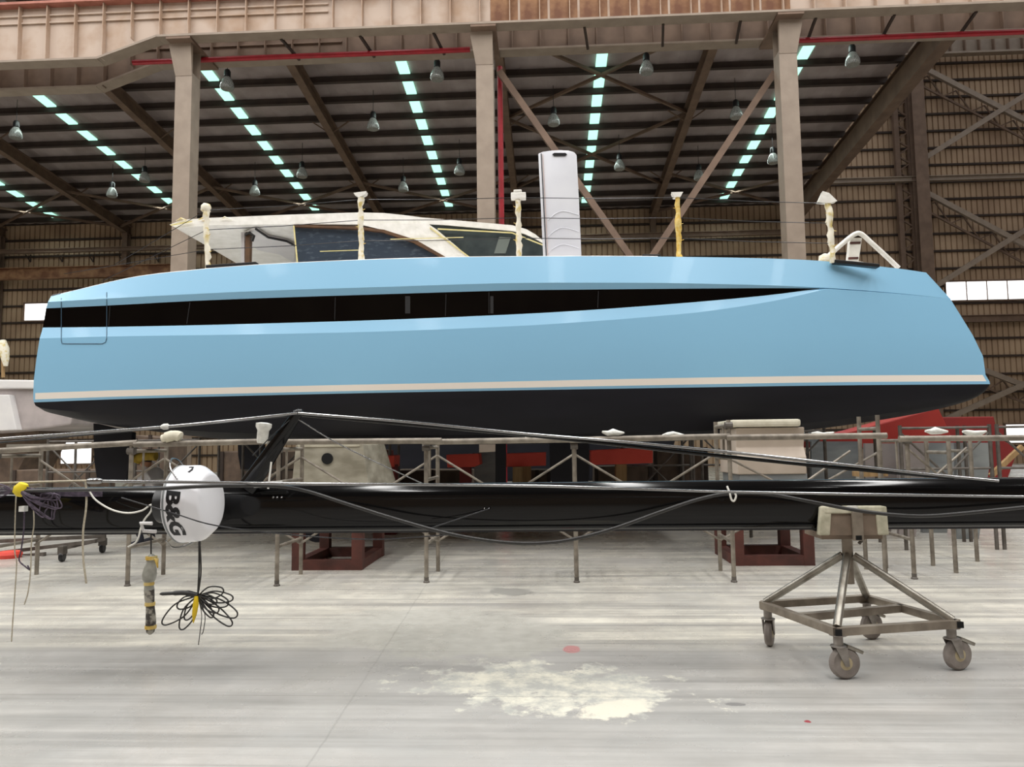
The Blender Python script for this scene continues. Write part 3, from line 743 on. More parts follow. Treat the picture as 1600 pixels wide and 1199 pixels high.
# stanchions, wrapped in tape, foam on top
YS = 10.55
stn = [(322, 321, 420, 1, 325), (564, 304, 408, 2, 564), (809, 301, 403, 3, 811), (1058, 301, 403, 4, 1061), (1294, 310, 411, 5, 1302)]
lifex = []
for xt, yt, yb, kind, xb in stn:
    a, b = at(xt, yt + 6, YS), at(xb, yb, YS)
    s = MB().tube([a, b], .02, 8).build('stanchion', M['rod'], cat)
    random.seed(kind); m_ = 16; rs = [.038 + random.uniform(-.008, .014) for _ in range(m_)]
    wr = [a.lerp(b, k / (m_ - 1)) + V((random.uniform(-.01, .01), random.uniform(-.01, .01), 0)) for k in range(m_)]
    MB().tube(wr, rs, 9).build('tape_wrap', M['tape_yellow'] if kind == 4 else M['tape'], s, 50)
    mb = MB()
    for q in range(3):
        p = wr[3 + q * 4]; mb.tube([p, p + V((random.choice((-1, 1)) * .07, -.02, random.uniform(-.02, .04)))], [.012, .003], 5)
    mb.build('tape_tail', M['tape_yellow'], s)
    c = at(xt, yt + 4, YS)
    if kind == 5: MB().prism([c + V((-.16, -.05, -.02)), c + V((-.09, -.05, .13)), c + V((.0, -.05, .1)), c + V((.11, -.05, -.02)), c + V((0, -.05, -.05))], [c + V((-.15, .06, -.02)), c + V((-.08, .06, .12)), c + V((.0, .06, .1)), c + V((.1, .06, -.02)), c + V((0, .06, -.04))]).build('foam_cap', M['film'], s)
    elif kind == 4: MB().prism([c + V((-.09, -.05, .03)), c + V((.08, -.05, .03)), c + V((.04, -.05, -.04)), c + V((-.05, -.05, -.04))], [c + V((-.08, .06, .03)), c + V((.08, .06, .03)), c + V((.03, .06, -.04)), c + V((-.05, .06, -.04))]).build('foam_cap', M['film'], s)
    elif kind == 3: MB().box(c + V((-.1, -.05, -.07)), c + V((.12, .05, .03))).box(c + V((-.06, -.05, .03)), c + V((.06, .04, .07))).build('foam_cap', M['film'], s, bevel=.015)
    elif kind == 2: MB().prism([c + V((-.1, -.05, .05)), c + V((.09, -.05, .07)), c + V((.08, -.05, .03)), c + V((-.02, -.05, -.02))], [c + V((-.1, .05, .04)), c + V((.09, .05, .07)), c + V((.08, .05, .03)), c + V((-.02, .05, -.02))]).build('foam_cap', M['film'], s)
    else: MB().lathe([(.03, -.08), (.07, -.05), (.075, .02), (.05, .06), (.01, .07)], c, (.15, 0, 1), 9).build('foam_cap', M['tape'], s, 60)
    lifex.append([a.lerp(b, f) for f in (.02, .35, .68)])
for a, b in zip(lifex[:-1], lifex[1:]):
    for p, q in zip(a, b):
        MB().tube([p, p.lerp(q, .5) + V((0, 0, -.015)), q], .006, 5).build('lifeline', M['rod_dark'], cat)
for p, q in zip(lifex[0], [(180, 413, 10.4), (158, 440, 10.4), (100, 428, 10.5)]):
    MB().tube([p, at(q[0], q[1], q[2])], .005, 5).build('lifeline', M['rod_dark'], cat)
# pulpit, wrapped white
pul = curve([at(1284, 410, 10.9), at(1300, 395, 10.9), at(1322, 376, 10.9), at(1336, 366, 10.9), at(1346, 366, 10.9), at(1362, 380, 10.9), at(1384, 400, 10.9), at(1404, 419, 10.9)], 5)
pl = MB().tube(pul, .035, 9).build('pulpit', M['film'], cat, 60)
MB().prism(*ext([(1329, 372), (1347, 372), (1341, 412), (1325, 412)], 10.95, 11.05)).build('pulpit_leg', M['film'], pl)
for y in (378, 402): MB().prism(*ext([(1329 - (y - 372) * .1, y), (1346 - (y - 372) * .15, y - .5), (1345.5 - (y - 372) * .15, y + 3), (1328.5 - (y - 372) * .1, y + 3.5)], 10.94, 10.95)).build('brown_band', M['red_frame'], pl)
MB().lathe([(.03, -.06), (.09, -.02), (.08, .05), (.02, .08)], at(1289, 405, 10.8), (0, 0, 1), 9).build('wrapped_fitting', M['tape'], cat, 60)

# ================================================================== HULL STANDS


def stand(name, label, xa, xb, ya, yb, ztop, pink):
    s = thing(name, ((xa + xb) / 2, (ya + yb) / 2, 0), label, 'hull stand')
    for z in (.06, .62):
        for a, b in (((xa, ya), (xb, ya)), ((xb, ya), (xb, yb)), ((xb, yb), (xa, yb)), ((xa, yb), (xa, ya))):
            MB().bar((a[0], a[1], z), (b[0], b[1], z), .12, .12).build('frame_rail', M['red_frame'], s)
    for x in (xa, xb):
        for y in (ya, yb): MB().bar((x, y, .0), (x, y, .68), .13, .13).build('frame_post', M['red_frame'], s)
    zb = .68; t = .14 if not pink else .1
    xm0, xm1 = xa - .02, xb + .02
    if not pink:
        MB().prism([(xm0 - .1, ya - .03, zb), (xm1 + .16, ya - .03, zb), (xm1 + .03, ya + .02, ztop - .06), (xm0 - .04, ya + .02, ztop - .06)], [(xm0 - .1, yb + .1, zb), (xm1 + .3, yb + .1, zb), (xm1 + .06, yb, ztop - .06), (xm0 - .04, yb, ztop - .06)]).build('stand_box', M['plaster'], s, bevel=.008)
        h = at(511, 717, ya - .01)
        MB().lathe([(.07, -.012), (.07, .03)], (h.x, ya + .0, h.z), (0, 1, 0), 20).build('lifting_hole', M['hole'], s)
    else:
        MB().box((xm0 + .08, ya, zb), (xm1 + .02, yb, zb + .42)).build('stand_box', M['panel'], s, bevel=.01)
        pts = [(ya - .02, zb + .42), (ya - .06, zb + .62), (ya + .02, zb + .75), (ya - .03, ztop - .1), (yb - .05, ztop - .1), (yb, zb + .42)]
        MB().prism([(xm0 + .05, y, z) for y, z in pts], [(xm1 + .0, y, z) for y, z in pts]).build('shaped_block', M['plaster_pink'], s, bevel=.012)
    MB().box((xm0 - .02, ya - (0 if not pink else .1), ztop - .09), (xm1 - (.06 if pink else 0), yb - .1, ztop)).build('top_pad', M['cushion'], s, bevel=.03)


stand('hull_stand', 'grey plywood stand with round hole on red steel frame under the stern half', -3.1, -2.36, 9.1, 10.2, at(500, 688, 9.1).z, False)
stand('hull_stand', 'beige shaped block stand with carpet top on red steel frame under the bow half', 2.28, 3.12, 9.3, 10.2, at(1190, 656, 9.3).z, True)
dd = at(428, 826, 8.9)
MB().lathe([(.2, -.04), (.205, 0), (.2, .04)], (dd.x, 10.6, at(428, 852, 10.6).z + .24), (0, 1, 0), 28).tube([(dd.x, 10.7, at(428, 852, 10.6).z + .3), (dd.x, 10.7, 1.7)], .06, 8).build('drive_leg', M['anti'], cat, 40)

# ================================================================== SCAFFOLD
FR = [(-6.25, 8.1, 1.5, 'at the far left edge'), (-4.66, 8.07, 1.54, 'left of the white radome'), (-2.98, 8.05, 1.54, 'beside the plywood hull stand'), (-1.37, 8.22, 1.54, 'with yellow tape, right of the plywood stand'),
      (.276, 8.2, 1.54, 'in the middle of the row'), (1.96, 8.19, 1.74, 'with raised posts, left of the beige block stand'), (3.92, 8.34, 1.55, 'behind the mast trolley')]
s = thing('scaffold', (-1, 8.4, 0), 'long row of weathered steel scaffold frames in front of the blue boat', 'scaffold')
for X, Y, zt_, l in FR:
    yb = Y + .72
    MB().tube([(X, Y, 0), (X, Y, zt_)], .024, 10).build('post', M['scaf'], s, 60)
    MB().tube([(X + .02, yb, 0), (X + .02, yb, zt_)], .024, 10).build('post', M['scaf'], s, 60)
    for z in (zt_ - .06, zt_ - .42, .42): MB().tube([(X, Y, z), (X + .02, yb, z)], .02, 8).build('cross_bar', M['scaf'], s, 60)
    MB().tube([(X, Y + .25, zt_ - .06), (X, Y + .25, zt_ - .42)], .014, 6).build('ladder_strut', M['scaf'], s)
    MB().lathe([(.035, 0), (.035, .012), (.026, .02), (.026, .06)], (X, Y, 0), (0, 0, 1), 10).build('foot', M['scaf_dark'], s)
    MB().lathe([(.04, -.04), (.04, .04)], (X, Y, zt_ - .06), (1, 0, 0), 10).build('coupler', M['scaf_dark'], s)
for i, (a, b) in enumerate(zip(FR[:-1], FR[1:])):
    ya, yb = a[1] + .72, b[1] + .72
    MB().tube([(a[0] + .02, ya - .02, 1.38), (b[0] + .02, yb - .02, .36)], .014, 7).build('cross_brace', M['scaf'], s)
    MB().tube([(a[0] + .02, ya - .055, .36), (b[0] + .02, yb - .055, 1.38)], .014, 7).build('cross_brace', M['scaf'], s)
rails = [((-40, 707), (215, 692), 8.06, 'at the far left below the grey boat'), ((210, 695), (415, 690), 8.05, 'running above the white radome'), ((430, 691), (690, 689), 8.1, 'in front of the plywood stand'), ((660, 691), (900, 687), 8.16, 'in the middle left of centre'),
         ((890, 688), (1140, 682), 8.16, 'in the middle right of centre'), ((1135, 684), (1385, 681), 8.14, 'across the beige block stand'), ((1405, 686), (1660, 684), 8.3, 'at right below the red hull')]
for (a, b, Y, l) in rails:
    MB().tube([at(*a, Y), at(*b, Y)], .034, 10).build('rail', M['scaf'], s, 60)
for i, (xa, xb, l) in enumerate(((-6.2, -4.7, 'far left'), (-4.6, -3.0, 'over the radome'), (-1.3, .25, 'left of centre'), (.3, 1.9, 'right of centre'))):
    tag(MB().box((xa - .1, 8.32, 1.541), (xb + .1, 8.57, 1.575)).build('walkway_board', M['plank']), 'grey walkway board lying on the scaffold ' + l, 'board')
# second frames at the right, and background frames under the boat
for X, Y, h_, l in ((3.67, 8.46, 1.78, 'right of the beige block stand'), (5.23, 9.5, 1.5, 'at far right beyond the trolley'), (4.55, 8.7, 1.5, 'in front of the grey panels')):
    s = thing('scaffold_trestle', (X, Y + .25, 0), 'narrow scaffold trestle ' + l, 'trestle', 'right-hand scaffold trestles')
    for y in (Y, Y + .5): MB().tube([(X, y, 0), (X, y, h_)], .024, 10).build('post', M['scaf'], s, 60)
    for z in (h_ - .15, .5): MB().tube([(X, Y, z), (X, Y + .5, z)], .02, 8).build('cross_bar', M['scaf'], s)
s = bpy.data.objects['scaffold']
for p, q in (((1328, 705, 8.9), (1255, 756, 8.5)), ((1510, 700, 8.9), (1452, 752, 8.7)), ((1420, 703, 8.9), (1466, 742, 8.9))):
    MB().tube([at(*p), at(*q)], .014, 7).build('cross_brace', M['scaf'], s)
tag(MB().bar(at(1338, 741, 9.2), at(1380, 740, 9.2), .25, .06).build('work_stool', M['wood']), 'small timber step board behind the mast at right', 'board')
bgf = [(-8.6, 13.2, 'behind the grey boat'), (-7.0, 13.3, 'left of the rudder'), (-4.9, 13.1, 'behind the radome'), (-3.5, 13.4, 'left of the spreader'), (1.9, 13.3, 'left of the beige block stand'), (3.3, 13.3, 'behind the beige block stand'), (5.45, 10.5, 'by the grey panels'), (6.75, 10.5, 'near the dark red box'), (3.75, 11.95, 'between beige block stand and grey sheets')]
b0 = None
for X, Y, l in bgf:
    lb = 'dark distant scaffold tower under the boat ' + l
    if b0 is None:
        b0 = thing('scaffold_tower', (X, Y, 0), lb, 'scaffold', 'distant scaffold towers')
        for dx in (-.6, .6):
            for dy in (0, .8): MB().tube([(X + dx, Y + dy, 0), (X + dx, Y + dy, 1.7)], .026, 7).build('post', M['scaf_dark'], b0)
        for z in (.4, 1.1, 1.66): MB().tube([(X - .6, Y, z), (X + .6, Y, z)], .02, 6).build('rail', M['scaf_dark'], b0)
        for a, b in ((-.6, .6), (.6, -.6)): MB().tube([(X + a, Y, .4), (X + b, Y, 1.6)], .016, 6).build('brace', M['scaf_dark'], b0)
        bx = (X, Y)
    else: dup_tree(b0, (X - bx[0], Y - bx[1], 0), lb)

# ================================================================== BACKGROUND THINGS


def slab(name, poly, Y, th, m, label, cat_, bevel=0):
    return tag(MB().prism(*ext(poly, Y, Y + th)).build(name, m, None, bevel=bevel), label, cat_)


gb = thing('grey_boat', at(0, 690, 19), 'unpainted grey boat with white deck edge behind the blue stern at left', 'boat')
MB().prism(*ext([(-260, 600), (110, 606), (116, 640), (110, 664), (60, 671), (0, 676), (-260, 690)], 19, 22)).build('hull', M['panel_pale'], gb, bevel=.05)
MB().prism(*ext([(-260, 590), (58, 594), (112, 597), (112, 608), (-260, 606)], 18.9, 22.1)).build('deck_edge', M['white_gel'], gb, bevel=.04)
MB().prism(*ext([(-60, 617), (14, 617), (26, 672), (-60, 676)], 18.8, 19.05)).build('side_panel', M['white_gel'], gb, bevel=.02)
MB().bar(at(5, 590, 18.95), at(4, 535, 18.95), .06, .06).build('stanchion', M['wood'], gb)
MB().tube([at(4, 532, 18.9), at(6, 545, 18.9), at(8, 560, 18.9), at(9, 572, 18.9)], [.08, .13, .1, .05], 9).build('tape_wrap', M['tape'], gb, 60)
MB().prism(*ext([(-260, 690), (60, 672), (60, 676), (-60, 900), (-260, 900)], 19.6, 21)).build('cradle', M['clutter'], gb)
rh = thing('red_hull_section', at(1400, 700, 13), 'red primed hull section with pointed end behind the bow at right', 'hull section')
MB().prism(*ext([(1270, 689), (1340, 672), (1466, 637), (1476, 658), (1488, 684), (1490, 700), (1270, 700)], 13, 13.7)).build('body', M['red_hull'], rh, bevel=.02)
MB().prism(*ext([(1258, 676), (1280, 672), (1280, 690), (1258, 690)], 12.98, 13.1)).build('end_plate', M['panel'], rh)
MB().prism(*ext([(1290, 700), (1330, 700), (1330, 870), (1290, 870)], 13.1, 13.5)).prism(*ext([(1440, 700), (1470, 700), (1470, 870), (1440, 870)], 13.1, 13.5)).build('support', M['clutter'], rh)
db = thing('red_mould', at(1530, 760, 14.2), 'dark red stepped mould box beyond the red hull section', 'mould')
MB().prism(*ext([(1473, 652), (1553, 651), (1556, 664), (1569, 665), (1570, 690), (1592, 700), (1576, 745), (1540, 850), (1473, 850)], 14.2, 16)).build('body', M['red_dark'], db, bevel=.02)
tag(MB().bar(at(1597, 698, 13.4), at(1548, 744, 13.4), .08, .08).build('timber_prop', M['wood']), 'slanting pale timber prop in front of the dark red mould', 'prop')
for i, (x0_, x1_, yt, Y, m, l) in enumerate(((1352, 1412, 693, 12.2, 'panel_pale', 'left, pinkish grey'), (1268, 1345, 690, 12.6, 'panel', 'leftmost behind the beige block stand'), (1405, 1452, 692, 11.9, 'panel_pale', 'narrow, second pinkish one'), (1442, 1500, 692, 12.4, 'panel', 'dark grey in the middle'), (1495, 1551, 692, 11.6, 'panel', 'rightmost with slanted edge'))):
    slab('composite_sheet', [(x0_, yt), (x1_, yt), (x1_ - 7, 742), (x1_ - 24, 860), (x0_, 860)], Y, .08, M[m], 'upright grey sheet at right under the red hull, ' + l, 'sheet')
for i, (pl_, Y, l) in enumerate(((((697, 711), (748, 709), (750, 726), (741, 730), (699, 731)), 13.2, 'left of the grey upright'), (((790, 709), (853, 707), (853, 728), (790, 730)), 13.4, 'crossed by a dark strut'), (((923, 704), (1020, 699), (1020, 724), (923, 727)), 12.8, 'right of the middle scaffold frame'), (((604, 712), (616, 712), (615, 730), (603, 728)), 12.5, 'small, right of the plywood stand'))):
    t = thing('red_support_beam', at(pl_[0][0], 800, Y), 'bright red beam under the boat ' + l, 'beam')
    MB().prism(*ext(pl_, Y, Y + .5)).build('beam', M['red_beam'], t, bevel=.01)
    c0 = sum(p[0] for p in pl_) / len(pl_)
    MB().prism(*ext([(c0 - 9, 726), (c0 + 8, 726), (c0 + 8, 850), (c0 - 9, 850)], Y + .1, Y + .35)).build('leg', M['wood'] if i in (1, 2) else M['red_dark'], t)
slab('grey_upright', [(741, 708), (774, 706), (774, 850), (741, 850)], 13.9, .2, M['panel'], 'grey upright board between two red beams under the boat', 'board')
slab('timber_post', [(801, 730), (816, 730), (816, 850), (801, 850)], 13.1, .2, M['wood'], 'tan timber post below the second red beam', 'post')
for pl_, Y in (([(858, 688), (921, 688), (921, 742), (912, 800), (870, 800), (860, 742)], 11.2), ([(774, 688), (790, 688), (790, 800), (774, 800)], 11.3)):
    MB().prism(*ext(pl_, Y, Y + .2)).build('keel_fin', M['anti'], cat)
for i, (pl_, Y, m, l) in enumerate((((( 1022, 700), (1104, 700), (1104, 850), (1022, 850)), 17, 'clutter', 'dark cabinet left of the beige block stand'), (((560, 700), (600, 704), (600, 850), (560, 850)), 16, 'red_dark', 'dark red board right of the plywood stand'),
        (((208, 680), (262, 686), (262, 850), (208, 850)), 18, 'clutter', 'brown crate behind the radome'), (((345, 706), (440, 706), (440, 850), (345, 850)), 17.5, 'clutter', 'low brown crate behind the spreader foot'), (((20, 735), (140, 735), (140, 850), (20, 850)), 16.3, 'clutter', 'low brown crate at far left'),
        (((930, 730), (1018, 728), (1018, 850), (930, 850)), 16.5, 'clutter', 'brown crate below the third red beam'), (((615, 735), (735, 735), (735, 850), (615, 850)), 17, 'clutter', 'brown crate below the first red beam'), (((820, 735), (858, 735), (858, 850), (820, 850)), 16.2, 'clutter', 'small brown crate beside the timber post'))):
    t = thing('storage_crate', at(pl_[0][0], 850, Y), l + ', far under the boat', 'crate')
    MB().prism(*ext(pl_, Y, Y + 1)).build('body', M[m], t, bevel=.02)
    a, b = at(*pl_[0], Y - .02), at(*pl_[1], Y - .02)
    for f in (.02, .5, .98): MB().box((a.x + (b.x - a.x) * f - .04, Y - .04, 0), (a.x + (b.x - a.x) * f + .04, Y, a.z)).build('slat', M['girt'], t)
bh = thing('dark_boat', at(790, 800, 22), 'black-bottomed boat hull standing far behind under the blue boat', 'boat')
MB().prism(*ext([(500, 672), (1060, 668), (1050, 712), (1030, 735), (980, 752), (600, 754), (548, 738), (520, 712)], 22, 24.5)).build('hull', M['anti'], bh, bevel=.08)
for x in (620, 800, 960): MB().prism(*ext([(x, 750), (x + 14, 750), (x + 14, 778), (x, 778)], 22.6, 23)).build('keel_block', M['clutter'], bh)
# things on the scaffold
tag(MB().tube(curve([at(253, 687, 8.05), at(262, 684, 8.05), at(274, 681, 8.05), at(283, 684, 8.05)]), [.02] + [.05] * 4 + [.065] * 6 + [.06] * 7 + [.03], 10).build('cloth_bundle', M['cushion'], None, 60), 'cream cloth bundle lying on the scaffold rail above the radome', 'cloth')
bk = at(411, 676, 8.05)
tag(MB().lathe([(.05, -.12), (.06, -.1), (.062, .02), (.085, .06), (.085, .1), (.03, .11)], bk, (.1, 0, 1), 14).build('plastic_tub', M['white_bag'], None, 50), 'white plastic tub on the rail behind the spreader', 'tub')
for i, (px, py, l) in enumerate(((958, 679, 'in the middle'), (838, 685, 'left of the middle frame'), (1052, 681, 'small, left of the raised posts'), (1462, 677, 'before the red hull section'), (1522, 677, 'before the dark red mould'), (1285, 680, 'right of the beige block'))):
    c = at(px, py - 3, 8.17); random.seed(i + 40)
    pts = [c + V((-.12 + .06 * k, random.uniform(-.02, .02), random.uniform(-.02, .012))) for k in range(5)]
    tag(MB().tube(pts, [.012, .03, .042 if i in (0, 3) else .025, .028, .01], 8).build('crumpled_rag', M['white_bag'], None, 60), 'crumpled white rag on the scaffold top ' + l, 'rag')
yt_ = at(224, 716, 11.0)
tag(MB().tube(curve([at(212, 722, 11), at(216, 716, 11), at(228, 713, 11), at(244, 713, 11)]), .07, 10).build('yellow_sling', mat('yellow sling', (150, 126, 30), (120, 98, 24), .8, scale=9), None, 60), 'yellow lifting sling under the boat above the crouching worker', 'sling')

# worker crouching behind the scaffold (only head and back show)
pw = at(238, 740, 11.3)


def person():
    root = thing('person', (pw.x, 11.3, 0), 'person with dark hair in a white shirt crouching behind the scaffold at left', 'person')
    z0 = pw.z
    J = {'pelvis': (.1, .05, z0 - .55), 'belly': (.09, .03, z0 - .32), 'chest': (.03, 0, z0 - .06), 'neck': (-.05, -.02, z0 + .08), 'head': (-.1, -.03, z0 + .16), 'crown': (-.12, -.03, z0 + .27),
         'shl': (-.0, -.2, z0 + .0), 'ell': (-.12, -.28, z0 - .24), 'hal': (-.32, -.24, z0 - .32), 'shr': (.02, .2, z0 + .0), 'elr': (-.12, .28, z0 - .24), 'har': (-.32, .24, z0 - .32),
         'hpl': (.1, -.1, z0 - .58), 'knl': (-.3, -.14, z0 - .5), 'anl': (-.05, -.14, .1), 'tol': (-.24, -.15, .04), 'hpr': (.1, .14, z0 - .58), 'knr': (-.3, .18, z0 - .5), 'anr': (-.05, .18, .1), 'tor': (-.24, .19, .04)}
    E_ = [('pelvis', 'belly'), ('belly', 'chest'), ('chest', 'neck'), ('neck', 'head'), ('head', 'crown'), ('chest', 'shl'), ('shl', 'ell'), ('ell', 'hal'), ('chest', 'shr'), ('shr', 'elr'), ('elr', 'har'), ('pelvis', 'hpl'), ('hpl', 'knl'), ('knl', 'anl'), ('anl', 'tol'), ('pelvis', 'hpr'), ('hpr', 'knr'), ('knr', 'anr'), ('anr', 'tor')]
    Rr = {'pelvis': .15, 'belly': .15, 'chest': .16, 'neck': .06, 'head': .095, 'crown': .075, 'shl': .075, 'ell': .05, 'hal': .035, 'shr': .075, 'elr': .05, 'har': .035, 'hpl': .1, 'knl': .07, 'anl': .045, 'tol': .04, 'hpr': .1, 'knr': .07, 'anr': .045, 'tor': .04}
    ks = list(J); me = bpy.data.meshes.new('body'); me.from_pydata([J[k] for k in ks], [(ks.index(a), ks.index(b)) for a, b in E_], [])
    o = bpy.data.objects.new('body', me); C.objects.link(o); o.parent = root
    sk = o.modifiers.new('skin', 'SKIN')
    for i, k in enumerate(ks):
        me.skin_vertices[0].data[i].radius = (Rr[k], Rr[k]); me.skin_vertices[0].data[i].use_root = (k == 'pelvis')
    o.modifiers.new('sub', 'SUBSURF').levels = 2
    for m in ('shirt', 'jeans', 'skin'): me.materials.append(M[m])
    dg_ = bpy.context.evaluated_depsgraph_get(); me2 = bpy.data.meshes.new_from_object(o.evaluated_get(dg_)); o.modifiers.clear(); o.data = me2
    me2.materials.clear()
    for m in ('shirt', 'jeans', 'skin'): me2.materials.append(M[m])
    for p in me2.polygons:
        c = p.center; p.use_smooth = True
        p.material_index = 2 if (c.z > z0 + .1 and c.x < 0) or (c.x < -.22 and z0 - .42 < c.z < z0 - .2) else (1 if c.z < z0 - .45 else 0)
    # hair, ears, fingers
    hd = V((pw.x - .11, 11.3 - .03, z0 + .2))
    MB().lathe([(.02, -.02), (.1, .0), (.118, .06), (.1, .11), (.06, .14), (.005, .15)], hd, (.25, 0, 1), 16).build('hair', M['hairm'], root, 60)
    for s in (-1, 1): MB().lathe([(.012, -.012), (.02, 0), (.01, .012)], hd + V((-.01, s * .1, 0)), (0, 1, .2), 8).build('ear', M['skin'], root, 60)
    MB().tube([hd + V((-.1, 0, .02)), hd + V((-.125, 0, -.015)), hd + V((-.1, 0, -.03))], [.008, .016, .008], 7).build('nose', M['skin'], root, 60)
    for s in (-1, 1): MB().lathe([(.003, -.008), (.011, 0), (.003, .008)], hd + V((-.092, s * .035, .02)), (1, 0, 0), 8).build('eye', M['hairm'], root, 60)
    MB().tube([hd + V((-.1, -.025, -.06)), hd + V((-.105, 0, -.062)), hd + V((-.1, .025, -.06))], .006, 6).build('mouth', M['red_frame'], root, 60)
    for s in (-1, 1):
        for k, ln in enumerate((.06, .075, .08, .072, .055)):
            b = V((pw.x - .33, 11.3 + s * .24 + (k - 2) * .016, z0 - .33)); MB().tube([b, b + V((-ln * .6, 0, -.012)), b + V((-ln, 0, -.045))], [.009, .008, .006], 7).build('finger', M['skin'], root, 60)


person()
# low dolly at the left behind the mast
dl = onz(160, 864, 0)
d_ = thing('wheeled_dolly', (dl.x - .6, dl.y - .3, 0), 'dark low steel dolly on casters at left behind the mast', 'dolly')
zc = at(100, 845, dl.y - .2).z
for a, b in (((165, 838), (0, 846)), ((165, 842), (95, 858)), ((0, 864), (150, 846)), ((0, 872), (70, 866))):
    MB().bar(at(*a, dl.y - .1), at(*b, dl.y - .3), .05, .05).build('frame_bar', M['scaf_dark'], d_)
for px, py in ((160, 858), (97, 872)):
    p = onz(px, py + 6, 0); p.z = .07
    MB().lathe([(.03, -.025), (.065, -.025), (.07, -.01), (.07, .01), (.065, .025), (.03, .025)], p, (1, .2, 0), 18).build('wheel', M['black_fit'], d_, 40)
    MB().box(p + V((-.04, -.05, .03)), p + V((.04, .05, .14))).build('wheel_fork', M['scaf_dark'], d_, bevel=.008)
tag(MB().lathe([(.0, 0), (.14, .0), (.16, .05), (.14, .09), (.05, .1)], onz(15, 872, 0), (0, 0, 1), 16).build('red_tub', M['red_beam'], None, 40), 'red tub on the floor at far left behind the mast', 'tub')

# ================================================================== MAST AND RIGGING (foreground)
YM = 5.42
ms = thing('mast', (0, YM, .88), 'long glossy black mast lying across the foreground on a trolley', 'mast')
A_, B_ = V((-7, YM + .06, 1.044)), V((7, YM - .06, 1.063))
mb = MB(); n = 40; m_ = 24; vs = []
for i in range(m_ + 1):
    c = A_.lerp(B_, i / m_)
    for k in range(n):
        a = 2 * math.pi * k / n; ca, sa = math.cos(a), math.sin(a)
        vs.append(c + V((0, .115 * math.copysign(abs(ca) ** .75, ca), .172 * math.copysign(abs(sa) ** .8, sa))))
mb.add(vs, [(i * n + k, i * n + (k + 1) % n, (i + 1) * n + (k + 1) % n, (i + 1) * n + k) for i in range(m_) for k in range(n)] + [tuple(range(n)), tuple(m_ * n + k for k in range(n))])
mtube = mb.build('mast_tube', M['carbon'], ms, 60)
# thin seam along the upper front edge and the sail track below
MB().bar(A_ + V((0, -.1, -.165)), B_ + V((0, -.1, -.165)), .02, .012).build('mast_track', M['rod_dark'], ms)
sp0, sp1 = at(386, 764, 5.36), at(466, 645, 5.2)
mb = MB(); vs = []
for c, w_, t_ in ((sp0, .075, .035), (sp0.lerp(sp1, .5), .058, .026), (sp1, .036, .018)):
    d = (sp1 - sp0).normalized(); s_ = d.cross(V((0, 1, 0))).normalized()
    for k in range(12):
        a = 2 * math.pi * k / 12; vs.append(c + s_ * w_ * math.cos(a) + V((0, t_ * math.sin(a) * 1.2, 0)))
mb.add(vs, [(i * 12 + k, i * 12 + (k + 1) % 12, (i + 1) * 12 + (k + 1) % 12, (i + 1) * 12 + k) for i in range(2) for k in range(12)] + [tuple(range(12)), tuple(24 + k for k in range(12))])
spr = mb.build('spreader', M['carbon'], ms, 50)
MB().lathe([(.02, -.03), (.028, 0), (.02, .03)], sp1, (1, 0, .1), 10).build('spreader_tip', M['black_fit'], ms, 50)
MB().bar(at(398, 758, 5.3), at(440, 756, 5.3), .06, .04).build('spreader_root', M['white_bag'], ms, bevel=.008)
for pts, r, m, l in (([(-60, 694, 5.25), (0, 686, 5.24), (260, 667, 5.2), (465, 646, 5.18)], .0105, 'rod', ''), ([(-60, 697, 5.27), (200, 674, 5.25), (465, 649, 5.2)], .006, 'rod_dark', ''),
                     ([(466, 646, 5.18), (640, 660, 5.19), (820, 678, 5.2), (1000, 693, 5.2), (1200, 713, 5.2), (1420, 738, 5.2), (1560, 752, 5.22)], .0105, 'rod', ''), ([(466, 648, 5.2), (820, 680, 5.22), (1100, 710, 5.22), (1300, 730, 5.22), (1490, 747, 5.25)], .013, 'carbon', ''),
                     ([(462, 653, 5.2), (535, 697, 5.25), (662, 757, 5.3)], .0045, 'rod', ''), ([(455, 655, 5.2), (440, 668, 5.2), (418, 688, 5.3), (395, 712, 5.3)], .004, 'rod_dark', ''),
                     ([(150, 752, 4.72), (500, 756.5, 4.82), (800, 759, 4.93), (950, 763, 4.98), (1150, 769, 5.05), (1400, 773.5, 5.1), (1640, 777, 5.14)], .010, 'rod', ''),
                     ([(-60, 757, 5.2), (150, 751, 5.2)], .008, 'rope', ''), ([(190, 778, 4.9), (270, 802, 4.72), (345, 823, 4.68), (480, 838, 5.1), (590, 843, 5.2), (700, 836, 5.25)], .0045, 'rod_dark', ''), ([(666, 828, 5.2), (765, 795, 5.27)], .0045, 'rod_dark', '')):
    MB().tube(curve([at(*p) for p in pts], 5), r, 8).build('rod_stay', M[m], ms, 60)
MB().lathe([(.012, -.03), (.022, -.01), (.022, .02), (.01, .03)], at(258, 667, 5.2), (1, 0, .05), 10).build('stay_clip', M['white_bag'], ms, 50)
MB().lathe([(.012, -.05), (.02, -.04), (.02, .03), (.012, .05)], at(148, 752, 4.72), (1, 0, 0), 10).build('rod_terminal', M['rod'], ms, 50)
MB().bar(at(424, 722, 5.16), at(419, 764, 5.14), .012, .006).build('zip_tie', M['rope_white'], ms)
MB().tube(curve([at(1136, 760, 5.14), at(1140, 770, 5.12), at(1143, 781, 5.12), at(1147, 783, 5.12), at(1150, 776, 5.12), at(1148, 770, 5.12)]), .007, 7).build('snap_hook', M['rope_white'], ms, 60)
for px in (427, 433, 440, 764, 757): MB().lathe([(.008, -.01), (.011, 0), (.004, .01)], at(px, 778 if px < 500 else 795, 5.295), (0, -1, 0), 8).build('fastener', M['rod'], ms, 50)
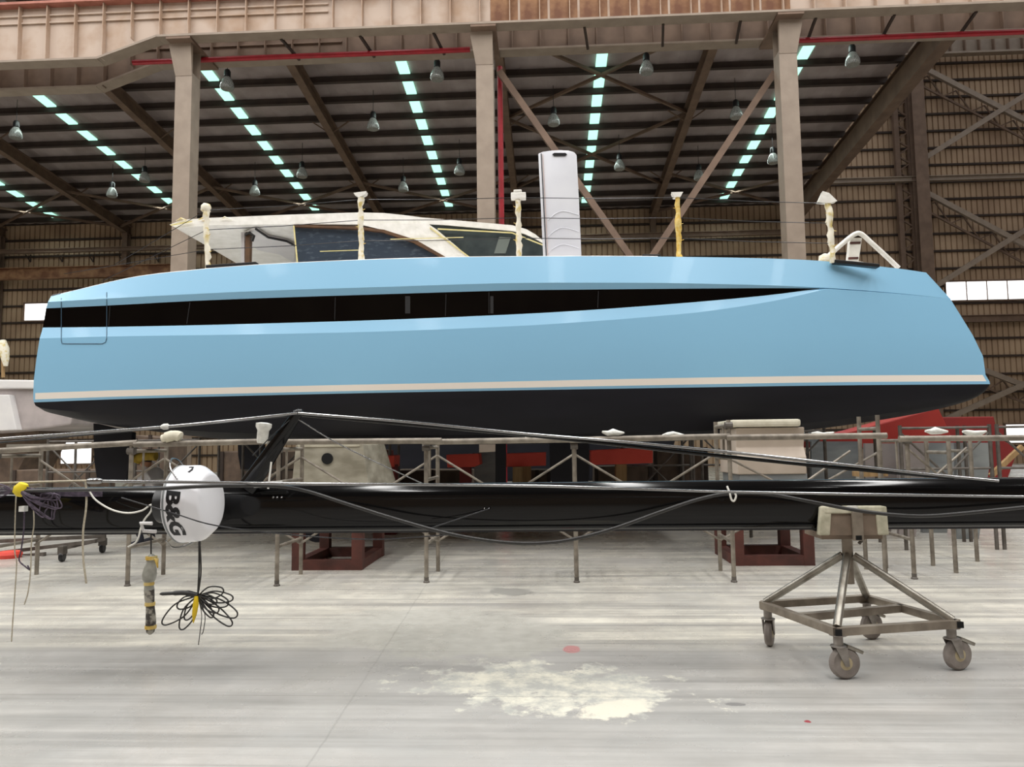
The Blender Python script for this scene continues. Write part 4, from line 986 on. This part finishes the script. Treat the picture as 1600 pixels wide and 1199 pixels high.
cb = [(-60, 775, 5.2), (0, 769, 5.17), (120, 766, 4.95), (240, 764, 4.7), (300, 761, 4.69), (360, 759, 4.72), (430, 760, 4.95), (480, 768, 5.16), (540, 787, 5.14), (620, 812, 5.14), (700, 834, 5.14), (770, 846, 5.14), (830, 849.5, 5.14), (890, 844, 5.14), (960, 826, 5.14), (1030, 801, 5.14), (1090, 781, 5.14), (1140, 771.5, 5.13), (1200, 772.5, 5.13), (1270, 785, 5.12), (1340, 798, 5.08), (1400, 805, 5.06), (1450, 806.5, 5.1), (1520, 801, 5.13), (1640, 789, 5.13)]
tag(MB().tube(curve([at(*p) for p in cb], 6), .0125, 9).build('drooping_cable', M['cable'], None, 60), 'thick black cable drooping along the front of the mast', 'cable')

# radome with lettering
rc = at(331, 785, 5.0)
ax = V((.98, -.02, .05)).normalized()
rd = thing('radome', rc, 'white round radar dome lettered B&G hanging at the mast', 'radar dome')
RR = .262
prof = [(.15, -.245), (.225, -.235), (.25, -.225), (RR, -.21), (RR, -.195), (.258, -.085), (.253, -.07), (.246, -.06), (.204, -.008), (.194, -.001), (.18, .002), (.10, .005), (.0, .006)]
MB().lathe(prof, rc, ax, 64).build('dome', M['radome'], rd, 35)
MB().lathe([(RR + .001, -.212), (RR + .004, -.208), (RR + .004, -.202), (RR + .001, -.198)], rc, ax, 64).build('rim_joint', M['panel'], rd, 60)
u_ = V((0, 0, 1)) - ax * ax.z; u_.normalize(); v_ = ax.cross(u_)      # u_ up, v_ sideways
if v_.y > 0: v_ = -v_                                               # v_ towards the camera side


def cyl(theta, along, r): return rc + ax * along + (v_ * math.cos(theta) + u_ * math.sin(theta)) * r


fc = bpy.data.curves.new('lettering', 'FONT'); fc.body = 'B&G'; fc.size = .15; fc.align_x = 'CENTER'; fc.resolution_u = 3; fc.offset = .0065; fc.extrude = .0; fc.shear = .12
fo = bpy.data.objects.new('lettering', fc); C.objects.link(fo)
me = bpy.data.meshes.new_from_object(fo.evaluated_get(bpy.context.evaluated_depsgraph_get())); bpy.data.objects.remove(fo)
bm = bmesh.new(); bm.from_mesh(me)
bmesh.ops.triangulate(bm, faces=bm.faces[:])
bmesh.ops.subdivide_edges(bm, edges=[e for e in bm.edges if e.calc_length() > .03], cuts=2)
vx = [v.co.copy() for v in bm.verts]; yc_ = .052
for v, c in zip(bm.verts, vx):
    al = -.135 + (c.y - yc_) * .82; th = -.2 - c.x * 4.4
    rr_ = .2645 if al < -.19 else RR - (al + .19) / .09 * .004
    v.co = cyl(th, al, rr_ + .0025) - rc
bmesh.ops.recalc_face_normals(bm, faces=bm.faces); bm.to_mesh(me); bm.free()
me.materials.append(M['ink']); lo_ = bpy.data.objects.new('lettering', me); C.objects.link(lo_); lo_.parent = rd
MB().tube([cyl(1.25, -.11, .258), cyl(1.25, -.085, .258), cyl(1.1, -.075, .257), cyl(.98, -.085, .258)], .007, 6).build('top_mark', M['rod_dark'], rd, 60)
MB().tube(curve([cyl(2.6, -.27, .25), cyl(2.0, -.27, .30), cyl(1.5, -.26, .315), cyl(1.0, -.2, .30), cyl(.7, -.13, .27)]), .006, 6).build('guard_wire', M['rod'], rd, 60)
MB().tube(curve([cyl(-1.0, -.25, .27), cyl(-1.5, -.27, .29), cyl(-1.9, -.22, .30), cyl(-2.3, -.1, .27)]), .006, 6).build('guard_wire', M['rod'], rd, 60)
MB().tube([cyl(-.45, -.3, .24), cyl(-.4, -.37, .25), cyl(-.65, -.37, .25), cyl(-.7, -.29, .25)], .012, 8).build('mount_bracket', M['white_gel'], rd, 60)
MB().lathe([(.12, -.36), (.15, -.24)], rc, ax, 24).build('mount_base', M['black_fit'], rd, 40)

# hanging cords, bundle and coil
random.seed(3)
bn = thing('rope_bundle', at(33, 765, 5.1), 'bundle of purple grey ropes tied with yellow tape at the left end of the mast', 'rope')
c0 = at(33, 765, 5.12)
MB().lathe([(.02, -.05), (.045, -.03), (.05, .01), (.03, .045)], c0, (.4, 0, 1), 10).build('tape_knot', mat('yellow tape knot', (230, 206, 40), rough=.5), bn, 60)
for k in range(12):
    e = (55 + random.uniform(-6, 38), 778 + random.uniform(0, 38)); q = (70 + random.uniform(-10, 22), 764 + random.uniform(0, 22))
    MB().tube(curve([c0 + V((0, -.02, 0)), at((33 + e[0]) / 2 - 3, (765 + e[1]) / 2 + 4, 5.06), at(e[0], e[1], 5.06), at(e[0] + 4, e[1] - 8, 5.06), at(q[0], q[1], 5.08), c0 + V((.03, -.01, 0))]), .0048, 6).build('rope_loop', M['rope_purple'], bn, 60)
for k in range(6):
    MB().tube(curve([c0 + V((.02, 0, .01 * k - .03)), at(90, 764 + k * 2, 5.1), at(160, 768 + k * 1.5, 5.25)]), .005, 6).build('rope_loop', M['rope_purple'], bn, 60)
    MB().tube(curve([c0 + V((-.02, 0, .01 * k - .03)), at(0, 757 + k * 4, 5.12), at(-50, 756 + k * 5, 5.2)]), .005, 6).build('rope_loop', M['rope_purple'], bn, 60)
MB().box(at(29, 800, 5.08) + V((0, 0, 0)), at(41, 791, 5.1) + V((0, .02, 0))).build('label_tag', M['white_bag'], bn)
hang = [([(26, 760), (24, 800), (23, 860), (26, 880), (23, 930), (20, 970), (18, 1003)], .0042, 'rope', 'pale cord hanging lowest at the far left of the mast'), ([(38, 800), (37, 830), (33, 860), (30, 876), (40, 886), (47, 891), (43, 884)], .005, 'rope_purple', 'cord with looped end hanging below the rope bundle'),
        ([(52, 790), (53, 820), (49, 850), (48, 890), (44, 925), (38, 945)], .0042, 'rope', 'thin cord with a small knot hanging right of the looped cord'), ([(134, 752), (135, 790), (130, 830), (130, 870), (134, 905), (135, 912)], .007, 'rope', 'beige rope hanging straight down left of the radome'),
        ([(138, 765), (150, 782), (175, 797), (200, 802), (222, 798), (236, 789), (236, 799), (226, 812), (220, 826), (217, 838), (212, 848), (200, 855)], .0065, 'rope_white', 'white rope looped against the mast beside the radome')]
for pts, r, m, l in hang:
    tag(MB().tube(curve([at(x, y, 5.2) for x, y in pts], 5), r, 7).build('hanging_cord', M[m], None, 60), l, 'cord')
wp = thing('wrapped_block', at(234, 990, 5.36), 'long plastic-wrapped fitting with yellow tape hanging below the mast', 'fitting')
MB().tube([at(236, 829, 5.36), at(236, 868, 5.36)], .006, 6).build('hanger', M['cable'], wp)
random.seed(11)
ys_ = [866, 872, 880, 890, 898, 906, 912, 922, 934, 944, 950, 962, 972, 980, 988, 992]; rs = [.012, .035, .03, .045, .05, .045, .03, .036, .034, .03, .03, .034, .036, .034, .028, .008]
P = [at(236 - (y - 866) * .022 - 2 * math.sin(y * .05), y, 5.36) for y in ys_]
MB().tube(P[:8], rs[:8], 10).build('plastic_bag', M['bag_clear'], wp, 60)
MB().tube(P[7:], rs[7:], 10).build('wrapped_body', mat('mottled wrap', (70, 66, 62), (176, 172, 160), .6, scale=22, lo=.45, hi=.58), wp, 60)
for k in (1, 6, 9, 13): MB().tube([P[k] + V((0, 0, .012)), P[k] - V((0, 0, .012))], rs[k] + .006, 10).build('tape_band', M['tape_yellow'], wp, 60)
MB().tube([P[1], P[1] + V((.05, -.02, -.01)), P[1] + V((.06, -.02, -.07))], [.01, .016, .004], 6).build('tape_band', M['tape_yellow'], wp, 60)
co = thing('cable_coil', at(309, 935, 5.0), 'loose coil of black cable tied with yellow tape hanging under the radome', 'cable')
k0 = at(309, 931, 5.0)
for dx in (0, 3): MB().tube(curve([at(311 + dx * .4, 845, 5.0), at(311 + dx, 890, 5.0), at(310 + dx * .7, 912, 5.0), k0]), .0055, 7).build('feed_wire', M['cable'], co, 60)
random.seed(21)
for (dx, dy, w_) in ((-52, 42, 10), (-25, 50, 9), (-30, 18, 8), (-18, 36, 7), (45, 12, 11), (58, 30, 12), (50, 44, 10), (30, 24, 9), (38, -8, 9), (22, 32, 7), (52, 4, 9), (28, 10, 7)):
    e = (309 + dx, 931 + dy); nx, ny = -dy, dx; ln = math.hypot(dx, dy); nx, ny = nx / ln * w_, ny / ln * w_
    MB().tube(curve([k0, at(309 + dx * .55 + nx, 931 + dy * .5 + ny, 4.98), at(e[0] + nx * .5, e[1] + ny * .5, 4.97), at(e[0] - nx * .5, e[1] - ny * .5, 4.97), at(309 + dx * .5 - nx, 931 + dy * .55 - ny, 4.99), k0 + V((0, .01, 0))], 7), .0052, 7).build('cable_loop', M['cable'], co, 60)
MB().tube(curve([k0, at(290, 927, 5), at(270, 927.5, 5), at(250, 928.5, 5)]), [.02] * 6 + [.016] * 6 + [.012] * 6 + [.006], 8).build('cable_tail', M['cable'], co, 60)
MB().tube([k0 + V((0, -.02, .0)), at(306, 945, 4.97), at(304, 960, 4.97), at(302, 974, 4.97)], [.012, .02, .016, .003], 7).build('tape_flag', mat('yellow tape flag', (224, 190, 30), rough=.5), co, 60)
for xx in (315, 320): MB().tube(curve([k0, at(xx, 960, 5), at(xx - 2, 985, 5), at(xx - 5, 1008 if xx == 315 else 992, 5)]), .003, 6).build('thin_wire', M['cable'], co, 60)

# ================================================================== MAST TROLLEY
cor = [onz(1307, 987, .3), onz(1496, 975, .3), onz(1355, 935, .3), onz(1191, 945, .3)]
tc_ = sum(cor, V()) / 4
tr = thing('mast_trolley', (tc_.x, tc_.y, 0), 'grey steel trolley on four casters carrying the mast', 'trolley')
for i in range(4): MB().bar(cor[i], cor[(i + 1) % 4], .05, .05).build('frame_tube', M['galv'], tr)
MB().bar(cor[3].lerp(cor[0], .52), cor[2].lerp(cor[1], .42), .05, .05).build('frame_tube', M['galv'], tr)
for i, nb in ((0, 3), (1, 2)):
    d = (cor[i] - cor[nb]).normalized(); MB().bar(cor[i] + d * .01, cor[i] + d * .03, .034, .034).build('open_end', M['hole'], tr)
for i in (0, 1):
    d = (cor[0] - cor[3]).normalized() * .028
    MB().box(cor[i] + V((-.02, -.03, -.02)) + d * .2, cor[i] + V((.02, -.026, .02)) + d * .2).build('open_end', M['hole'], tr)
hub = at(1327, 862, tc_.y); hub.x, hub.y = tc_.x - .02, tc_.y
hub.z = at(1327, 862, tc_.y).z
MB().tube([hub + V((0, 0, -.22)), hub + V((0, 0, .12))], .036, 14).build('centre_post', M['galv'], tr, 60)
for i, c in enumerate(cor):
    t = c.lerp(V((hub.x, hub.y, c.z)), .04)
    MB().tube([t + V((0, 0, .02)), hub + (t - hub) * .06], .027, 14).build('leg', M['galv_leg'], tr, 60)
for i, c in enumerate(cor):
    ci = c.lerp(tc_, .06); an = (.15, .25, .4, 1.15)[i]; d = V((math.cos(an), math.sin(an), 0)); s_ = V((-math.sin(an), math.cos(an), 0))
    wc = V((ci.x, ci.y, .098)) + d * .035
    cs = MB().lathe([(.05, .2), (.05, .205), (.03, .21), (.03, .265), (.055, .27), (.055, .275)], (ci.x, ci.y, 0), (0, 0, 1), 14).build('caster', M['caster'], tr, 40)
    MB().lathe([(.06, -.026), (.085, -.026), (.097, -.014), (.098, 0), (.097, .014), (.085, .026), (.06, .026)], wc, s_, 28).build('tyre', M['tyre'], cs, 40)
    MB().lathe([(.012, -.03), (.03, -.03), (.062, -.018), (.062, .018), (.03, .03), (.012, .03)], wc, s_, 20).build('wheel_hub', M['hub'], cs, 40)
    mb = MB()
    for q in (-1, 1): mb.prism([wc + s_ * (q * .04) + V((0, 0, -.015)) - d * .014, wc + s_ * (q * .04) + V((0, 0, -.015)) + d * .014, V((ci.x, ci.y, .2)) + d * .04 + s_ * (q * .04), V((ci.x, ci.y, .2)) - d * .035 + s_ * (q * .04)], [wc + s_ * (q * .034) + V((0, 0, -.015)) - d * .014, wc + s_ * (q * .034) + V((0, 0, -.015)) + d * .014, V((ci.x, ci.y, .2)) + d * .04 + s_ * (q * .034), V((ci.x, ci.y, .2)) - d * .035 + s_ * (q * .034)])
    mb.build('fork', M['caster'], cs)
    if i != 3: MB().bar(V((ci.x, ci.y, .205)) + d * .045, V((ci.x, ci.y, .16)) + d * .15, .06, .022).build('brake_lever', M['galv_leg'], cs, bevel=.006)
# saddle: steel channel with foam-lined sides around the mast
sdx = (at(1278, 800, 5.24).x, at(1387, 800, 5.24).x); zs0 = at(1330, 836, 5.24).z; zs1 = at(1330, 792, 5.24).z
yn_ = YM - .175
MB().box((sdx[0] + .02, yn_ - .0, zs0 - .03), (sdx[1] - .04, YM + .17, zs0 + .012)).build('saddle_plate', M['saddle'], tr)
sd = MB().prism([(sdx[0] + .06, yn_ - .025, zs0), (sdx[1] - .06, yn_ - .025, zs0), (sdx[1] - .04, yn_ + .0, zs1 - .03), (sdx[0] + .05, yn_ + .0, zs1 - .03)], [(sdx[0] + .06, yn_ - .01, zs0), (sdx[1] - .06, yn_ - .01, zs0), (sdx[1] - .04, yn_ + .015, zs1 - .03), (sdx[0] + .05, yn_ + .015, zs1 - .03)]).build('saddle_wall', M['saddle'], tr)
for x_a, x_b in ((sdx[0], sdx[0] + .075), (sdx[1] - .075, sdx[1])):
    sh = .02 if x_a == sdx[0] else -.005
    MB().prism([(x_a - .01, yn_ - .035, zs0 - .0), (x_b - .01, yn_ - .035, zs0), (x_b + sh, yn_ - .01, zs1), (x_a + sh, yn_ - .01, zs1)], [(x_a - .01, yn_ + .02, zs0), (x_b - .01, yn_ + .02, zs0), (x_b + sh, yn_ + .04, zs1), (x_a + sh, yn_ + .04, zs1)]).build('foam_pad', M['foam'], tr, bevel=.01)
MB().prism([(sdx[0] + .04, yn_ - .02, zs1 - .045), (sdx[1] - .04, yn_ - .02, zs1 - .045), (sdx[1] - .02, yn_ - .012, zs1), (sdx[0] + .03, yn_ - .012, zs1)], [(sdx[0] + .04, yn_ + .04, zs1 - .045), (sdx[1] - .04, yn_ + .04, zs1 - .045), (sdx[1] - .02, yn_ + .045, zs1 + .004), (sdx[0] + .03, yn_ + .045, zs1 + .004)]).build('foam_pad', M['foam'], tr, bevel=.01)
MB().box((sdx[0] + .02, YM + .13, zs0), (sdx[1] - .02, YM + .17, zs1)).build('foam_pad', M['foam'], tr, bevel=.01)
xm_ = at(1336, 815, yn_).x
MB().box((xm_ - .035, yn_ - .05, zs0 - .035), (xm_ + .035, yn_ - .026, zs1 - .03)).build('centre_bracket', M['galv'], tr, bevel=.004)
MB().box((xm_ - .02, yn_ - .052, zs0 - .03), (xm_ + .02, yn_ - .049, zs0 + .0)).build('open_end', M['hole'], tr)
MB().box((xm_ - .05, yn_ - .03, zs1 - .012), (xm_ + .01, yn_ + .0, zs1 + .006)).build('white_tie', M['rope_white'], tr)
MB().tube([hub + V((0, 0, .1)), V((hub.x, hub.y, zs0))], .045, 14).build('saddle_socket', M['galv'], tr, 60)
MB().tube([at(1342, 850, 5.3), at(1349, 842, 5.3)], .012, 8).build('locking_handle', M['scaf_dark'], tr)
